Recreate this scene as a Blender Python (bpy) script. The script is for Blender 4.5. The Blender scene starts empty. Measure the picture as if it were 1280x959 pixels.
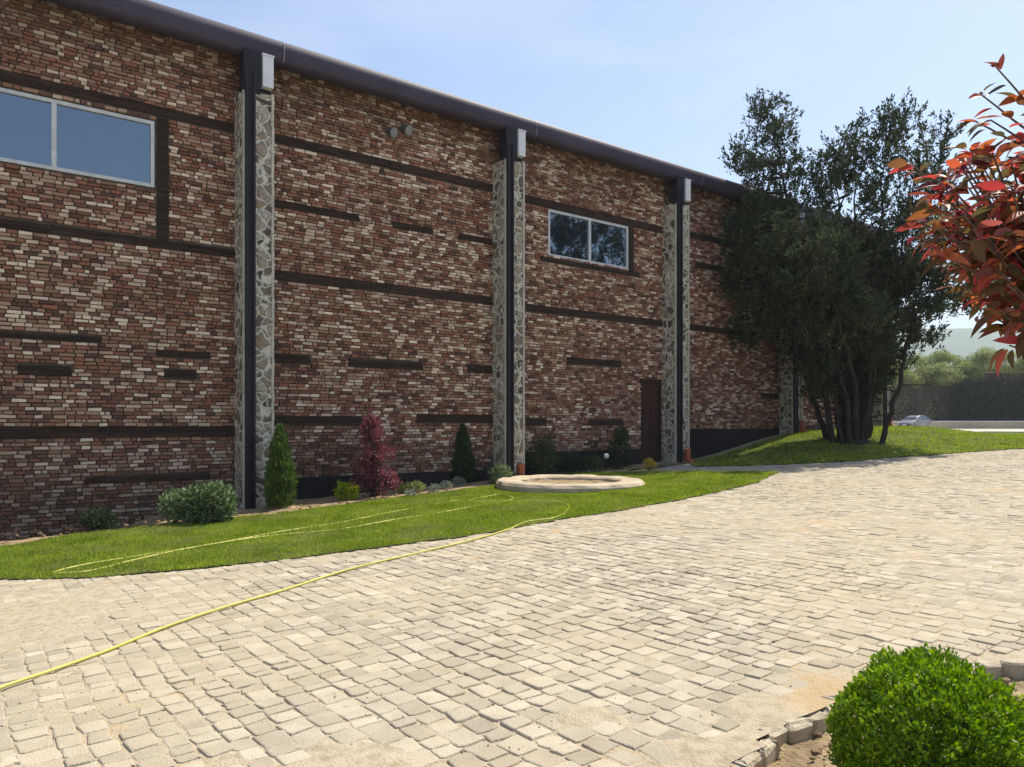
import bpy, bmesh, math, random
import numpy as np
from mathutils import Vector, Matrix
R = math.radians
random.seed(7)
RNG = np.random.default_rng(11)
SC = bpy.context.scene
COL = SC.collection

# ------------------------------------------------------------------ camera, sky, sun, exposure
H = 1.6                       # eye height above the paving at the camera
F = 950.0                     # focal length in photograph pixels (photograph 1280 x 959)
HX, HY = 640.0, 530.0         # vanishing centre and horizon row in the photograph
cam_d = bpy.data.cameras.new('camera'); cam = bpy.data.objects.new('camera', cam_d); COL.objects.link(cam)
cam_d.sensor_width = 36; cam_d.lens = F/1280*36; cam_d.shift_y = (HY-479.5)/1280
cam_d.clip_start = 0.05; cam_d.clip_end = 6000
cam.location = (0, 0, H); cam.rotation_euler = (R(90), 0, 0)
SC.camera = cam

WAZ = R(52.8)                                  # bearing of the long wall, clockwise from +Y
DV = np.array([math.sin(WAZ), math.cos(WAZ)])  # along the wall
NV = np.array([-DV[1], DV[0]])                 # away from the camera, through the wall
SUN_EL, SUN_AZ = R(58), WAZ - R(3.8)
world = bpy.data.worlds.new('World'); SC.world = world; world.use_nodes = True
wt = world.node_tree; wn = wt.nodes; wl = wt.links
bg = wn['Background']
sky = wn.new('ShaderNodeTexSky'); sky.sky_type = 'NISHITA'; sky.sun_disc = False
sky.sun_elevation = SUN_EL; sky.sun_rotation = SUN_AZ
sky.altitude = 200; sky.air_density = 1.0; sky.dust_density = 1.1; sky.ozone_density = 1.4
tc = wn.new('ShaderNodeTexCoord'); mp = wn.new('ShaderNodeMapping'); mp.inputs['Scale'].default_value = (1.0, 1.0, 3.2)
cn = wn.new('ShaderNodeTexNoise'); cn.inputs['Scale'].default_value = 1.9; cn.inputs['Detail'].default_value = 7; cn.inputs['Roughness'].default_value = .55
cr = wn.new('ShaderNodeMapRange'); cr.inputs[1].default_value = .52; cr.inputs[2].default_value = .85; cr.inputs[3].default_value = 0; cr.inputs[4].default_value = .28
cm = wn.new('ShaderNodeMixRGB'); cm.inputs[2].default_value = (7.2, 7.6, 8.2, 1)
wl.new(tc.outputs['Generated'], mp.inputs[0]); wl.new(mp.outputs[0], cn.inputs['Vector']); wl.new(cn.outputs['Fac'], cr.inputs[0])
wl.new(cr.outputs[0], cm.inputs[0]); wl.new(sky.outputs[0], cm.inputs[1]); wl.new(cm.outputs[0], bg.inputs['Color'])
bg.inputs['Strength'].default_value = 0.125
sun_d = bpy.data.lights.new('sun', 'SUN'); sun_d.energy = 4.3; sun_d.angle = R(.53); sun_d.color = (1, .93, .80)
sun = bpy.data.objects.new('sun', sun_d); COL.objects.link(sun)
LV = Vector((math.cos(SUN_EL)*math.sin(SUN_AZ), math.cos(SUN_EL)*math.cos(SUN_AZ), math.sin(SUN_EL)))
sun.rotation_euler = LV.to_track_quat('Z', 'Y').to_euler(); sun.location = (10, 10, 30)
SC.view_settings.view_transform = 'Standard'; SC.view_settings.look = 'None'
SC.view_settings.exposure = 0.68; SC.view_settings.gamma = 1
SC.cycles.max_bounces = 7; SC.cycles.transparent_max_bounces = 8
SC.cycles.use_denoising = True

# ------------------------------------------------------------------ numbers
def sstep(x, a, b):
    t = np.clip((np.asarray(x, float)-a)/(b-a), 0, 1); return t*t*(3-2*t)
def _h(ix, iy, seed):
    v = np.sin(ix*127.1+iy*311.7+seed*74.7)*43758.5453; return v-np.floor(v)
def vn(x, y, seed=0):
    x = np.asarray(x, float); y = np.asarray(y, float)
    ix, iy = np.floor(x), np.floor(y); fx, fy = x-ix, y-iy
    fx = fx*fx*(3-2*fx); fy = fy*fy*(3-2*fy)
    a, b, c, d = _h(ix, iy, seed), _h(ix+1, iy, seed), _h(ix, iy+1, seed), _h(ix+1, iy+1, seed)
    return (a*(1-fx)+b*fx)*(1-fy)+(c*(1-fx)+d*fx)*fy
def fbm(x, y, seed=0, o=4):
    r = 0; a = .5
    for k in range(o): r = r+a*vn(np.asarray(x)*2**k, np.asarray(y)*2**k, seed+k*3); a *= .5
    return r
def XY(s, n):
    s = np.asarray(s, float); n = np.asarray(n, float)
    return s*DV[0]+n*NV[0], s*DV[1]+n*NV[1]
def SN(x, y):
    return x*DV[0]+y*DV[1], x*NV[0]+y*NV[1]
WD = 14.0                                       # distance of the wall
def Gsn(s, n):
    s = np.asarray(s, float); n = np.asarray(n, float)
    ss = np.where(s < 22, s, 22+(1-np.exp(-np.maximum(s-22, 0)/6))*6)
    ss = np.maximum(ss, -6)
    z = .04*ss-.006*np.clip(n, -5, 16)
    z = z+.56*sstep(s, 16.3, 22)*sstep(n, 8.7, 12.6)*(1-sstep(s, 26, 34))
    return z
def G(x, y):
    s, n = SN(np.asarray(x, float), np.asarray(y, float)); return Gsn(s, n)
def gp(px, py, tmax=60):
    """ground point seen at a photograph pixel"""
    u = (px-HX)/F; v = (HY-py)/F
    t = np.arange(1.2, tmax, .01); d = H+v*t-G(u*t, t)
    k = np.argmax(d < 0) if (d < 0).any() else len(t)-1
    return float(u*t[k]), float(t[k])
def on_plane(px, py, n):
    """(s, world z) on the vertical plane at wall-normal distance n"""
    u = (px-HX)/F; t = n/(NV[1]+NV[0]*u)
    return t*(DV[0]*u+DV[1]), H+(HY-py)/F*t
def inpoly(x, y, poly):
    x = np.asarray(x, float); y = np.asarray(y, float); r = np.zeros(x.shape, bool); m = len(poly)
    for i in range(m):
        x1, y1 = poly[i]; x2, y2 = poly[(i+1) % m]
        if y1 == y2: continue
        c = ((y1 > y) != (y2 > y)) & (x < (x2-x1)*(y-y1)/(y2-y1)+x1); r ^= c
    return r

# ------------------------------------------------------------------ object helpers
def tag(o, label=None, cat=None, group=None, kind=None):
    for k, v in (('label', label), ('category', cat), ('group', group), ('kind', kind)):
        if v: o[k] = v
    return o
def empty(name, loc=(0, 0, 0), rz=0):
    o = bpy.data.objects.new(name, None); COL.objects.link(o); o.location = loc; o.rotation_euler = (0, 0, rz)
    o.empty_display_size = .2; return o
def mesh(name, V, Fs, mat=None, parent=None, smooth=False, loc=None):
    """Fs: list of int arrays (m, k); every array has one polygon size"""
    if not isinstance(Fs, (list, tuple)): Fs = [Fs]
    V = np.asarray(V, float)
    if loc is not None: V = V-np.asarray(loc, float)
    me = bpy.data.meshes.new(name)
    Fs = [np.asarray(f, np.int32) for f in Fs if len(f)]
    me.vertices.add(len(V)); me.vertices.foreach_set('co', V.astype(np.float32).ravel())
    nl = sum(f.size for f in Fs); npol = sum(len(f) for f in Fs)
    me.loops.add(nl); me.polygons.add(npol)
    me.loops.foreach_set('vertex_index', np.concatenate([f.ravel() for f in Fs]))
    tot = np.concatenate([np.full(len(f), f.shape[1], np.int32) for f in Fs])
    st = np.concatenate([[0], np.cumsum(tot)[:-1]]).astype(np.int32)
    me.polygons.foreach_set('loop_start', st)
    me.update(calc_edges=True); me.validate()
    me.polygons.foreach_set('use_smooth', np.full(len(me.polygons), bool(smooth)))
    o = bpy.data.objects.new(name, me); COL.objects.link(o)
    if mat: me.materials.append(mat)
    if loc is not None: o.location = loc
    if parent: o.parent = parent
    return o
class MB:
    def __init__(s): s.v = []; s.f = {}; s.n = 0
    def add(s, V, F):
        V = np.asarray(V, float).reshape(-1, 3)
        for f in F: s.f.setdefault(len(f), []).append([i+s.n for i in f])
        s.v.append(V); s.n += len(V)
    def addarr(s, V, F):
        F = np.asarray(F); s.f.setdefault(F.shape[1], []).extend((F+s.n).tolist()); s.v.append(np.asarray(V, float)); s.n += len(V)
    def box(s, c, e, rz=0, M=None, bev=0):
        hx, hy, hz = e[0]/2, e[1]/2, e[2]/2
        P = np.array([[x, y, z] for z in (-hz, hz) for x, y in ((-hx, -hy), (hx, -hy), (hx, hy), (-hx, hy))])
        if M is not None: P = P@np.array(M).T
        if rz:
            c_, s_ = math.cos(rz), math.sin(rz); P = P@np.array([[c_, s_, 0], [-s_, c_, 0], [0, 0, 1]])
        s.add(P+np.asarray(c), [(0, 3, 2, 1), (4, 5, 6, 7), (0, 1, 5, 4), (1, 2, 6, 5), (2, 3, 7, 6), (3, 0, 4, 7)])
    def wbox(s, s0, s1, n0, n1, z0, z1):
        """box in wall coordinates"""
        P = []
        for z in (z0, z1):
            for a, b in ((s0, n0), (s1, n0), (s1, n1), (s0, n1)):
                x, y = XY(a, b); P.append((float(x), float(y), z))
        s.add(P, [(0, 3, 2, 1), (4, 5, 6, 7), (0, 1, 5, 4), (1, 2, 6, 5), (2, 3, 7, 6), (3, 0, 4, 7)])
    def tube(s, pts, rad, k=6, cap=True):
        pts = np.asarray(pts, float); m = len(pts)
        rad = np.broadcast_to(np.asarray(rad, float), (m,))
        T = np.gradient(pts, axis=0); T /= np.linalg.norm(T, axis=1)[:, None]+1e-9
        up = np.array([0, 0, 1.]) if abs(T[:, 2]).mean() < .8 else np.array([1., 0, 0])
        A = np.cross(T, up); A /= np.linalg.norm(A, axis=1)[:, None]+1e-9; B = np.cross(T, A)
        an = np.arange(k)*2*math.pi/k
        V = pts[:, None]+rad[:, None, None]*(np.cos(an)[None, :, None]*A[:, None]+np.sin(an)[None, :, None]*B[:, None])
        V = V.reshape(-1, 3); F = []
        for i in range(m-1):
            for j in range(k):
                a, b = i*k+j, i*k+(j+1) % k; F.append((a, b, b+k, a+k))
        s.add(V, F)
        if cap: s.add(V[:k], [tuple(range(k))]); s.add(V[-k:], [tuple(range(k-1, -1, -1))])
    def lathe(s, prof, c, k=32, closed=False):
        V = []; F = []; m = len(prof)
        for i in range(k):
            a = 2*math.pi*i/k
            for r, z in prof: V.append((c[0]+r*math.cos(a), c[1]+r*math.sin(a), c[2]+z))
        for i in range(k):
            for j in range(m if closed else m-1):
                a, b = i*m+j, i*m+(j+1) % m; e, f = ((i+1) % k)*m+j, ((i+1) % k)*m+(j+1) % m
                F.append((a, e, f, b))
        s.add(V, F)
    def build(s, name, mat=None, parent=None, smooth=False, loc=None):
        V = np.concatenate(s.v)
        return mesh(name, V, [np.array(f) for f in s.f.values()], mat, parent, smooth, loc)
def setloc(o, loc):
    """move an object's origin to loc while its geometry stays"""
    o.data.transform(Matrix.Translation(-Vector(loc))); o.location = loc; return o
def under(root, objs):
    """parent world-built meshes to a root with a location and no rotation"""
    for o in objs:
        o.parent = root
        o.data.transform(Matrix.Translation(-Vector(root.location)))

# ------------------------------------------------------------------ materials
def mat(name, cols, scale=4, rough=.8, bump=0, bscale=None, island=0, det=6, trans=None, spec=.3, stretch=None, metal=0, rough_var=0, lo=.3, hi=.7, wear=None, dark_ends=False):
    """cols: ramp of base colours; driven by noise, mixed with a random value per piece (island 0..1)"""
    m = bpy.data.materials.new(name); m.use_nodes = True; t = m.node_tree; N = t.nodes; L = t.links
    p = N['Principled BSDF']; p.inputs['Roughness'].default_value = rough; p.inputs['Specular IOR Level'].default_value = spec
    p.inputs['Metallic'].default_value = metal
    co = N.new('ShaderNodeTexCoord'); vec = co.outputs['Object']
    if stretch:
        mpn = N.new('ShaderNodeMapping'); mpn.inputs['Scale'].default_value = stretch; L.new(vec, mpn.inputs[0]); vec = mpn.outputs[0]
    nz = N.new('ShaderNodeTexNoise'); nz.inputs['Scale'].default_value = scale; nz.inputs['Detail'].default_value = det; L.new(vec, nz.inputs['Vector'])
    mr = N.new('ShaderNodeMapRange'); mr.inputs[1].default_value = lo; mr.inputs[2].default_value = hi; L.new(nz.outputs['Fac'], mr.inputs[0])
    fac = mr.outputs[0]
    if island:
        ge = N.new('ShaderNodeNewGeometry'); mx = N.new('ShaderNodeMath'); mx.operation = 'MULTIPLY'; mx.inputs[1].default_value = island
        L.new(ge.outputs['Random Per Island'], mx.inputs[0])
        m2 = N.new('ShaderNodeMath'); m2.operation = 'MULTIPLY_ADD'; m2.inputs[1].default_value = 1-island
        L.new(fac, m2.inputs[0]); L.new(mx.outputs[0], m2.inputs[2]); fac = m2.outputs[0]
    rp = N.new('ShaderNodeValToRGB'); el = rp.color_ramp.elements
    while len(el) < len(cols): el.new(.5)
    for i, c in enumerate(cols):
        if len(c) == 4: el[i].position = c[3]
        else: el[i].position = i/(len(cols)-1) if len(cols) > 1 else 0
        el[i].color = (*c[:3], 1)
    L.new(fac, rp.inputs[0]); colr = rp.outputs[0]
    if wear:   # second, larger noise towards another colour: (colour, scale, lo, hi, amount)
        n2 = N.new('ShaderNodeTexNoise'); n2.inputs['Scale'].default_value = wear[1]; n2.inputs['Detail'].default_value = 5; L.new(co.outputs['Object'], n2.inputs['Vector'])
        r2 = N.new('ShaderNodeMapRange'); r2.inputs[1].default_value = wear[2]; r2.inputs[2].default_value = wear[3]; r2.inputs[4].default_value = wear[4]; L.new(n2.outputs['Fac'], r2.inputs[0])
        mm = N.new('ShaderNodeMixRGB'); mm.inputs[2].default_value = (*wear[0], 1); L.new(r2.outputs[0], mm.inputs[0]); L.new(colr, mm.inputs[1]); colr = mm.outputs[0]
    if dark_ends:   # dark brown tone towards the wall foot and towards the eave, ragged edge
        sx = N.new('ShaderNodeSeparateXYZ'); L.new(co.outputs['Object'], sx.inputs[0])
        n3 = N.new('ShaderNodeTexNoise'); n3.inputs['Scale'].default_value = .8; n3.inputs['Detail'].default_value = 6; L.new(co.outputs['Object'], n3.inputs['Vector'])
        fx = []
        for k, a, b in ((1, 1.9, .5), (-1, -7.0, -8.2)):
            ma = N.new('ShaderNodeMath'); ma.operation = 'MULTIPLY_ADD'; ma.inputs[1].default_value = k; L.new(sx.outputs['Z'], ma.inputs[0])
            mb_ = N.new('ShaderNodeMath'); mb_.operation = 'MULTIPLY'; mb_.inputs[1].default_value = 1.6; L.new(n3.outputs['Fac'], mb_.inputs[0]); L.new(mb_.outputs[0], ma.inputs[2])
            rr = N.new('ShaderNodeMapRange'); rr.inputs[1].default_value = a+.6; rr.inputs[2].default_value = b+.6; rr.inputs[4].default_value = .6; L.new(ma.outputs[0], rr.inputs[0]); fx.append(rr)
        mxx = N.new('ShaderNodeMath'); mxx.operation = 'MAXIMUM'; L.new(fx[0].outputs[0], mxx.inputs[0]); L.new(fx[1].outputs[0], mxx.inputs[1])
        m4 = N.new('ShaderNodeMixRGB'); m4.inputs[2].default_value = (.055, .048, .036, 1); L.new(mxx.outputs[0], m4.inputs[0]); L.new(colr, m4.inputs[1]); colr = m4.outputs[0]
    L.new(colr, p.inputs['Base Color'])
    if bump:
        nb = N.new('ShaderNodeTexNoise'); nb.inputs['Scale'].default_value = bscale or scale*4; nb.inputs['Detail'].default_value = 5; L.new(vec, nb.inputs['Vector'])
        bp = N.new('ShaderNodeBump'); bp.inputs['Strength'].default_value = bump; bp.inputs['Distance'].default_value = .02
        L.new(nb.outputs['Fac'], bp.inputs['Height']); L.new(bp.outputs[0], p.inputs['Normal'])
    if trans:
        tb = N.new('ShaderNodeBsdfTranslucent'); ms = N.new('ShaderNodeMixShader'); ms.inputs[0].default_value = trans
        hs = N.new('ShaderNodeHueSaturation'); hs.inputs['Value'].default_value = 1.5; hs.inputs['Saturation'].default_value = 1.1
        L.new(colr, hs.inputs['Color']); L.new(hs.outputs[0], tb.inputs['Color'])
        L.new(p.outputs[0], ms.inputs[1]); L.new(tb.outputs[0], ms.inputs[2]); L.new(ms.outputs[0], N['Material Output'].inputs['Surface'])
    return m
M = {}
M['brick'] = mat('reclaimed_brick', [(.10, .060, .046, 0.06), (.20, .095, .065, .20), (.31, .130, .085, .36), (.25, .155, .105, .50), (.40, .24, .165, .63), (.46, .33, .245, .76), (.80, .66, .50, .95)], 1.6, .92, .5, 30, island=.88, spec=.15, lo=.3, hi=.72, dark_ends=True, wear=((.20, .09, .06), .5, .52, .70, .45))
M['mortar'] = mat('dark_mortar', [(.075, .06, .048), (.15, .122, .098)], 5, .95, .3)
M['timber'] = mat('dark_timber', [(.015, .010, .007), (.036, .023, .016), (.070, .046, .033)], 2, .9, .8, 12, stretch=(1, 1, 12), island=.35)
M['base_band'] = mat('dark_base', [(.010, .009, .010), (.026, .024, .023)], 2, .9, .3)
M['steel'] = mat('dark_steel', [(.010, .010, .013), (.022, .021, .026)], 2, .6, .1)
M['gutter'] = mat('gutter_metal', [(.038, .032, .050), (.062, .052, .080)], .8, .6, .06, 6, spec=.3)
M['roof'] = mat('roof_sheet', [(.10, .09, .09), (.14, .12, .12)], 1, .6)
M['white'] = mat('white_paint', [(.62, .64, .66), (.74, .75, .76)], 3, .5)
M['frame'] = mat('white_frame', [(.46, .48, .48), (.62, .63, .63)], 6, .5)
M['door'] = mat('door_paint', [(.036, .014, .011), (.058, .024, .018)], 2, .6, .2)
M['pvc'] = mat('orange_pipe', [(.36, .085, .035), (.45, .12, .05)], 3, .5)
M['interior'] = mat('dark_interior', [(.01, .01, .012), (.02, .02, .022)], 1, .9)
M['stone'] = mat('sett_stone', [(.29, .25, .185), (.42, .365, .275), (.57, .50, .385)], 5, .9, .45, 90, island=.6, spec=.15, wear=((.47, .39, .27), .55, .42, .66, .6))
M['sand'] = mat('joint_sand', [(.33, .27, .18), (.43, .36, .25), (.47, .40, .29)], 14, .95, .7, 60, wear=((.46, .31, .16), .8, .56, .66, .7))
M['soil'] = mat('bed_soil', [(.13, .09, .05), (.30, .22, .125), (.44, .33, .19)], 5, .97, 1, 40)
M['lawnsoil'] = mat('lawn_soil', [(.05, .06, .02), (.10, .11, .03)], 3, .97, .5)
M['grass'] = mat('grass_blade', [(.085, .13, .015), (.24, .32, .035), (.45, .50, .10)], 1.6, .7, island=.6, trans=.38, spec=.2, wear=((.30, .30, .12), 1.3, .48, .72, .6))
M['ground'] = mat('far_ground', [(.14, .13, .07), (.22, .19, .11)], .2, .95)
M['road'] = mat('pale_road', [(.42, .38, .31), (.52, .47, .39)], .6, .9, .2)
M['bark'] = mat('bark', [(.022, .018, .015), (.055, .043, .034)], 6, .9, .8, 30, stretch=(3, 3, .6))
M['twig'] = mat('grey_twig', [(.10, .075, .06), (.17, .13, .10)], 6, .85)
M['conifer'] = mat('conifer_leaf', [(.016, .026, .014), (.045, .060, .030), (.12, .135, .075)], .7, .75, island=.5, trans=.2, spec=.15)
M['thuja'] = mat('thuja_leaf', [(.03, .06, .018), (.08, .14, .03), (.22, .30, .07)], 4, .7, island=.5, trans=.2, spec=.25)
M['box'] = mat('box_leaf', [(.04, .09, .006), (.14, .25, .010), (.33, .46, .03)], 3, .42, island=.65, trans=.36, spec=.4)
M['red'] = mat('red_leaf', [(.04, .018, .018), (.22, .035, .04), (.46, .085, .080), (.42, .13, .06), (.15, .09, .04), (.065, .070, .028), (.18, .045, .04), (.44, .15, .13)], 2.2, .45, island=.78, trans=.46, spec=.35, lo=.25, hi=.75)
M['purple'] = mat('purple_leaf', [(.06, .018, .028), (.20, .05, .075), (.42, .17, .17)], 4, .5, island=.7, trans=.3)
M['lime'] = mat('lime_leaf', [(.18, .26, .02), (.42, .48, .03)], 4, .6, island=.6, trans=.35)
M['rose'] = mat('shrub_leaf', [(.05, .085, .03), (.12, .18, .07), (.34, .40, .24)], 4, .5, island=.75, trans=.25)
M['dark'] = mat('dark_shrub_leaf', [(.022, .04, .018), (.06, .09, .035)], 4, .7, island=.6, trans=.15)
M['silver'] = mat('grey_leaf', [(.16, .20, .15), (.36, .40, .32)], 4, .7, island=.7, trans=.2)
M['yellow'] = mat('yellow_leaf', [(.42, .33, .05), (.60, .46, .10)], 4, .6, island=.6, trans=.3)
M['hedge'] = mat('hedge_leaf', [(.10, .14, .045), (.24, .28, .10), (.42, .45, .19)], .6, .75, island=.55, trans=.3)
M['ivy'] = mat('ivy_leaf', [(.010, .018, .010), (.028, .04, .02)], 1, .7, island=.6, trans=.15)
M['hose'] = mat('yellow_hose', [(.44, .42, .08), (.56, .52, .12)], 5, .45, spec=.4)
M['joint'] = mat('joint_metal', [(.16, .15, .18), (.22, .21, .24)], 4, .5)
M['strip'] = mat('mortar_strip', [(.40, .37, .30), (.58, .54, .45)], 5, .9, .5, 30)
M['ring'] = mat('cast_stone', [(.40, .32, .22), (.56, .47, .34)], 4, .9, .4, 30)
M['kerb'] = mat('kerb_stone', [(.33, .27, .19), (.50, .43, .32)], 5, .9, .8, 25, island=.5)
M['farwall'] = mat('yard_wall', [(.055, .046, .033), (.13, .11, .078)], .35, .95, .4, 6)
M['hill'] = mat('hill', [(.12, .18, .13), (.19, .25, .18)], .01, .95)
M['clod'] = mat('soil_clod', [(.10, .065, .04), (.36, .25, .15)], 8, .97, .6, 40, island=.5)
M['silverpaint'] = mat('silver_paint', [(.20, .20, .22), (.26, .26, .28)], 2, .25, spec=.6, metal=.4)
M['carglass'] = mat('car_glass', [(.02, .02, .025), (.03, .03, .035)], 2, .05, spec=.8)
M['rubber'] = mat('rubber', [(.02, .02, .02), (.03, .03, .03)], 3, .8)
M['lamp'] = mat('grey_housing', [(.05, .055, .05), (.09, .095, .09)], 8, .5)
M['lens'] = mat('lamp_lens', [(.18, .18, .18), (.25, .25, .25)], 8, .3)

def pane_mat():
    m = bpy.data.materials.new('window_glass'); m.use_nodes = True; t = m.node_tree; N = t.nodes; L = t.links
    p = N['Principled BSDF']; p.inputs['Base Color'].default_value = (.012, .016, .022, 1); p.inputs['Roughness'].default_value = .04
    g = N.new('ShaderNodeBsdfGlossy'); g.inputs['Color'].default_value = (.66, .84, 1, 1); g.inputs['Roughness'].default_value = .02
    fr = N.new('ShaderNodeFresnel'); fr.inputs['IOR'].default_value = 2.9
    wz = N.new('ShaderNodeTexNoise'); wz.inputs['Scale'].default_value = .9; wz.inputs['Detail'].default_value = 1; wc = N.new('ShaderNodeTexCoord'); L.new(wc.outputs['Object'], wz.inputs['Vector'])
    wb = N.new('ShaderNodeBump'); wb.inputs['Strength'].default_value = .25; wb.inputs['Distance'].default_value = .03; L.new(wz.outputs['Fac'], wb.inputs['Height']); L.new(wb.outputs[0], g.inputs['Normal'])
    ms = N.new('ShaderNodeMixShader'); L.new(fr.outputs[0], ms.inputs[0]); L.new(p.outputs[0], ms.inputs[1]); L.new(g.outputs[0], ms.inputs[2])
    L.new(ms.outputs[0], N['Material Output'].inputs['Surface']); return m
M['pane'] = pane_mat()
def rubble_mat():
    m = bpy.data.materials.new('rubble_stone'); m.use_nodes = True; t = m.node_tree; N = t.nodes; L = t.links
    p = N['Principled BSDF']; p.inputs['Roughness'].default_value = .92; p.inputs['Specular IOR Level'].default_value = .15
    co = N.new('ShaderNodeTexCoord'); wz = N.new('ShaderNodeTexNoise'); wz.inputs['Scale'].default_value = 3; wz.inputs['Detail'].default_value = 3
    L.new(co.outputs['Object'], wz.inputs['Vector'])
    ad = N.new('ShaderNodeMixRGB'); ad.blend_type = 'ADD'; ad.inputs[0].default_value = .4; L.new(co.outputs['Object'], ad.inputs[1]); L.new(wz.outputs['Color'], ad.inputs[2])
    v1 = N.new('ShaderNodeTexVoronoi'); v1.feature = 'DISTANCE_TO_EDGE'; v1.inputs['Scale'].default_value = 5.0
    v2 = N.new('ShaderNodeTexVoronoi'); v2.inputs['Scale'].default_value = 5.0
    L.new(ad.outputs[0], v1.inputs['Vector']); L.new(ad.outputs[0], v2.inputs['Vector'])
    rs = N.new('ShaderNodeSeparateColor'); L.new(v2.outputs['Color'], rs.inputs[0])
    rp = N.new('ShaderNodeValToRGB'); el = rp.color_ramp.elements
    for _ in range(3): el.new(.5)
    for e, (q, c) in zip(el, ((0, (.08, .06, .05)), (.3, (.20, .165, .13)), (.55, (.36, .31, .24)), (.8, (.25, .18, .12)), (1, (.46, .42, .34)))): e.position = q; e.color = (*c, 1)
    L.new(rs.outputs[0], rp.inputs[0])
    n2 = N.new('ShaderNodeTexNoise'); n2.inputs['Scale'].default_value = 22; L.new(co.outputs['Object'], n2.inputs['Vector'])
    mu = N.new('ShaderNodeMixRGB'); mu.blend_type = 'OVERLAY'; mu.inputs[0].default_value = .6; L.new(rp.outputs[0], mu.inputs[1]); L.new(n2.outputs['Fac'], mu.inputs[2])
    mr = N.new('ShaderNodeMapRange'); mr.inputs[1].default_value = .05; mr.inputs[2].default_value = .17; L.new(v1.outputs['Distance'], mr.inputs[0])
    mx = N.new('ShaderNodeMixRGB'); mx.inputs[1].default_value = (.60, .56, .46, 1); L.new(mr.outputs[0], mx.inputs[0]); L.new(mu.outputs[0], mx.inputs[2])
    L.new(mx.outputs[0], p.inputs['Base Color'])
    bp = N.new('ShaderNodeBump'); bp.inputs['Strength'].default_value = .9; bp.inputs['Distance'].default_value = .05; L.new(mr.outputs[0], bp.inputs['Height']); L.new(bp.outputs[0], p.inputs['Normal'])
    L.new(p.outputs[0], N['Material Output'].inputs['Surface']); return m
M['rubble'] = rubble_mat()

# ------------------------------------------------------------------ regions of the ground
lawn_edge = [gp(*p) for p in ((0, 725), (80, 724), (150, 720), (230, 713), (300, 706), (380, 697), (450, 688), (560, 674), (630, 663), (700, 650), (780, 638), (850, 625), (900, 615), (945, 604), (973, 591))]
lawn_back = [gp(*p) for p in ((900, 590.5), (810, 590), (700, 594), (640, 600), (620, 607), (540, 618), (430, 632), (340, 644), (280, 650), (180, 660), (100, 669), (0, 685))]
def ext(p, q, k): return (p[0]+(p[0]-q[0])*k, p[1]+(p[1]-q[1])*k)
e0 = tuple(float(v) for v in XY(-5.0, 9.9)); b0 = tuple(float(v) for v in XY(-5.0, 12.5))
LAWN_A = [e0]+lawn_edge+lawn_back+[b0]
edgeB = [gp(*p) for p in ((868, 583.5), (930, 582.5), (1000, 580), (1065, 577), (1150, 570), (1220, 565), (1280, 561))]
LAWN_B = edgeB+[(19.5, 24.0), (31, 30), (36, 43), (29, 43.5), (22.5, 43), (20.5, 36)]+[tuple(float(v) for v in XY(*q)) for q in ((31, 15.5), (27.6, 14.6), (27.6, 13.75), (16.35, 13.55))]
kerb_px = [(880, 1010), (925, 957), (962, 918), (1000, 898), (1042, 876), (1100, 853), (1165, 836), (1235, 826), (1300, 826), (1400, 835), (1520, 860)]
KERB = [gp(*p) for p in kerb_px]
BED = KERB+[(4.6, 2.2), (4.6, .2), (.8, .2), (.75, 2.2)]
RC = gp(713, 607); RC = (RC[0], RC[1], float(G(*RC)))
def ragged0(x, y): return x+.16*(fbm(x*3, y*3, 91)-.47), y+.16*(fbm(x*3+50, y*3, 92)-.47)
def in_view(x, y, m=1.6):
    return (np.abs(x) < .70*np.maximum(y, 0)+m) & (y > 2.2)

# ------------------------------------------------------------------ ground sheets
def grid(name, A, B, zf, material, mask=None, conv=True, smooth=True):
    a, b = np.meshgrid(A, B, indexing='ij')
    x, y = XY(a, b) if conv else (a, b)
    z = zf(x, y, a, b); V = np.stack([x, y, z], -1).reshape(-1, 3)
    m, k = len(A), len(B); I = np.arange(m*k).reshape(m, k)
    Fq = np.stack([I[:-1, :-1], I[1:, :-1], I[1:, 1:], I[:-1, 1:]], -1).reshape(-1, 4)
    if mask is not None:
        c = V[Fq].mean(1); Fq = Fq[mask(c[:, 0], c[:, 1])]
        used = np.unique(Fq); rm = np.full(len(V), -1); rm[used] = np.arange(len(used)); V = V[used]; Fq = rm[Fq]
    return mesh(name, V, Fq, material, smooth=smooth)
def far_z(x, y, a, b):
    r = np.hypot(x, y); w = sstep(r, 34, 50)
    return (G(x, y)-.30)*(1-w)+(1.0)*w
lin = np.unique(np.concatenate([np.linspace(-60, 60, 81), -np.geomspace(60, 3800, 28), np.geomspace(60, 3800, 28)]))
tag(grid('ground', lin, lin, far_z, M['ground'], conv=False), kind='structure')
def sand_z(x, y, s, n):
    z = G(x, y)-.0058+.020*(fbm(x*.7+3, y*.7, 2)-.46)
    z = z+.014*(fbm(x*7, y*7, 5)-.5)
    for px, py, r, h in ((735, 897, .16, .026), (440, 958, .22, .020), (900, 945, .25, .016), (968, 893, .22, .016), (1030, 850, .2, .014), (560, 650, .5, .01), (60, 770, .9, .012)):
        cx, cy = gp(px, py); d = np.hypot(x-cx, y-cy); z = z+h*np.exp(-(d/r)**2)*(.5+fbm(x*5, y*5, 9))
    return z
def sand_mask(x, y): return ~inpoly(x, y, BED)
tag(grid('sand_base', np.arange(-7, 30, .07), np.arange(.2, 14.6, .07), lambda x, y, s, n: sand_z(x, y, s, n)-.34*sstep(n, 12.45, 13.0)*(1-sstep(s, 1.6, 3.2)), M['sand'], sand_mask), kind='structure')
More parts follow.
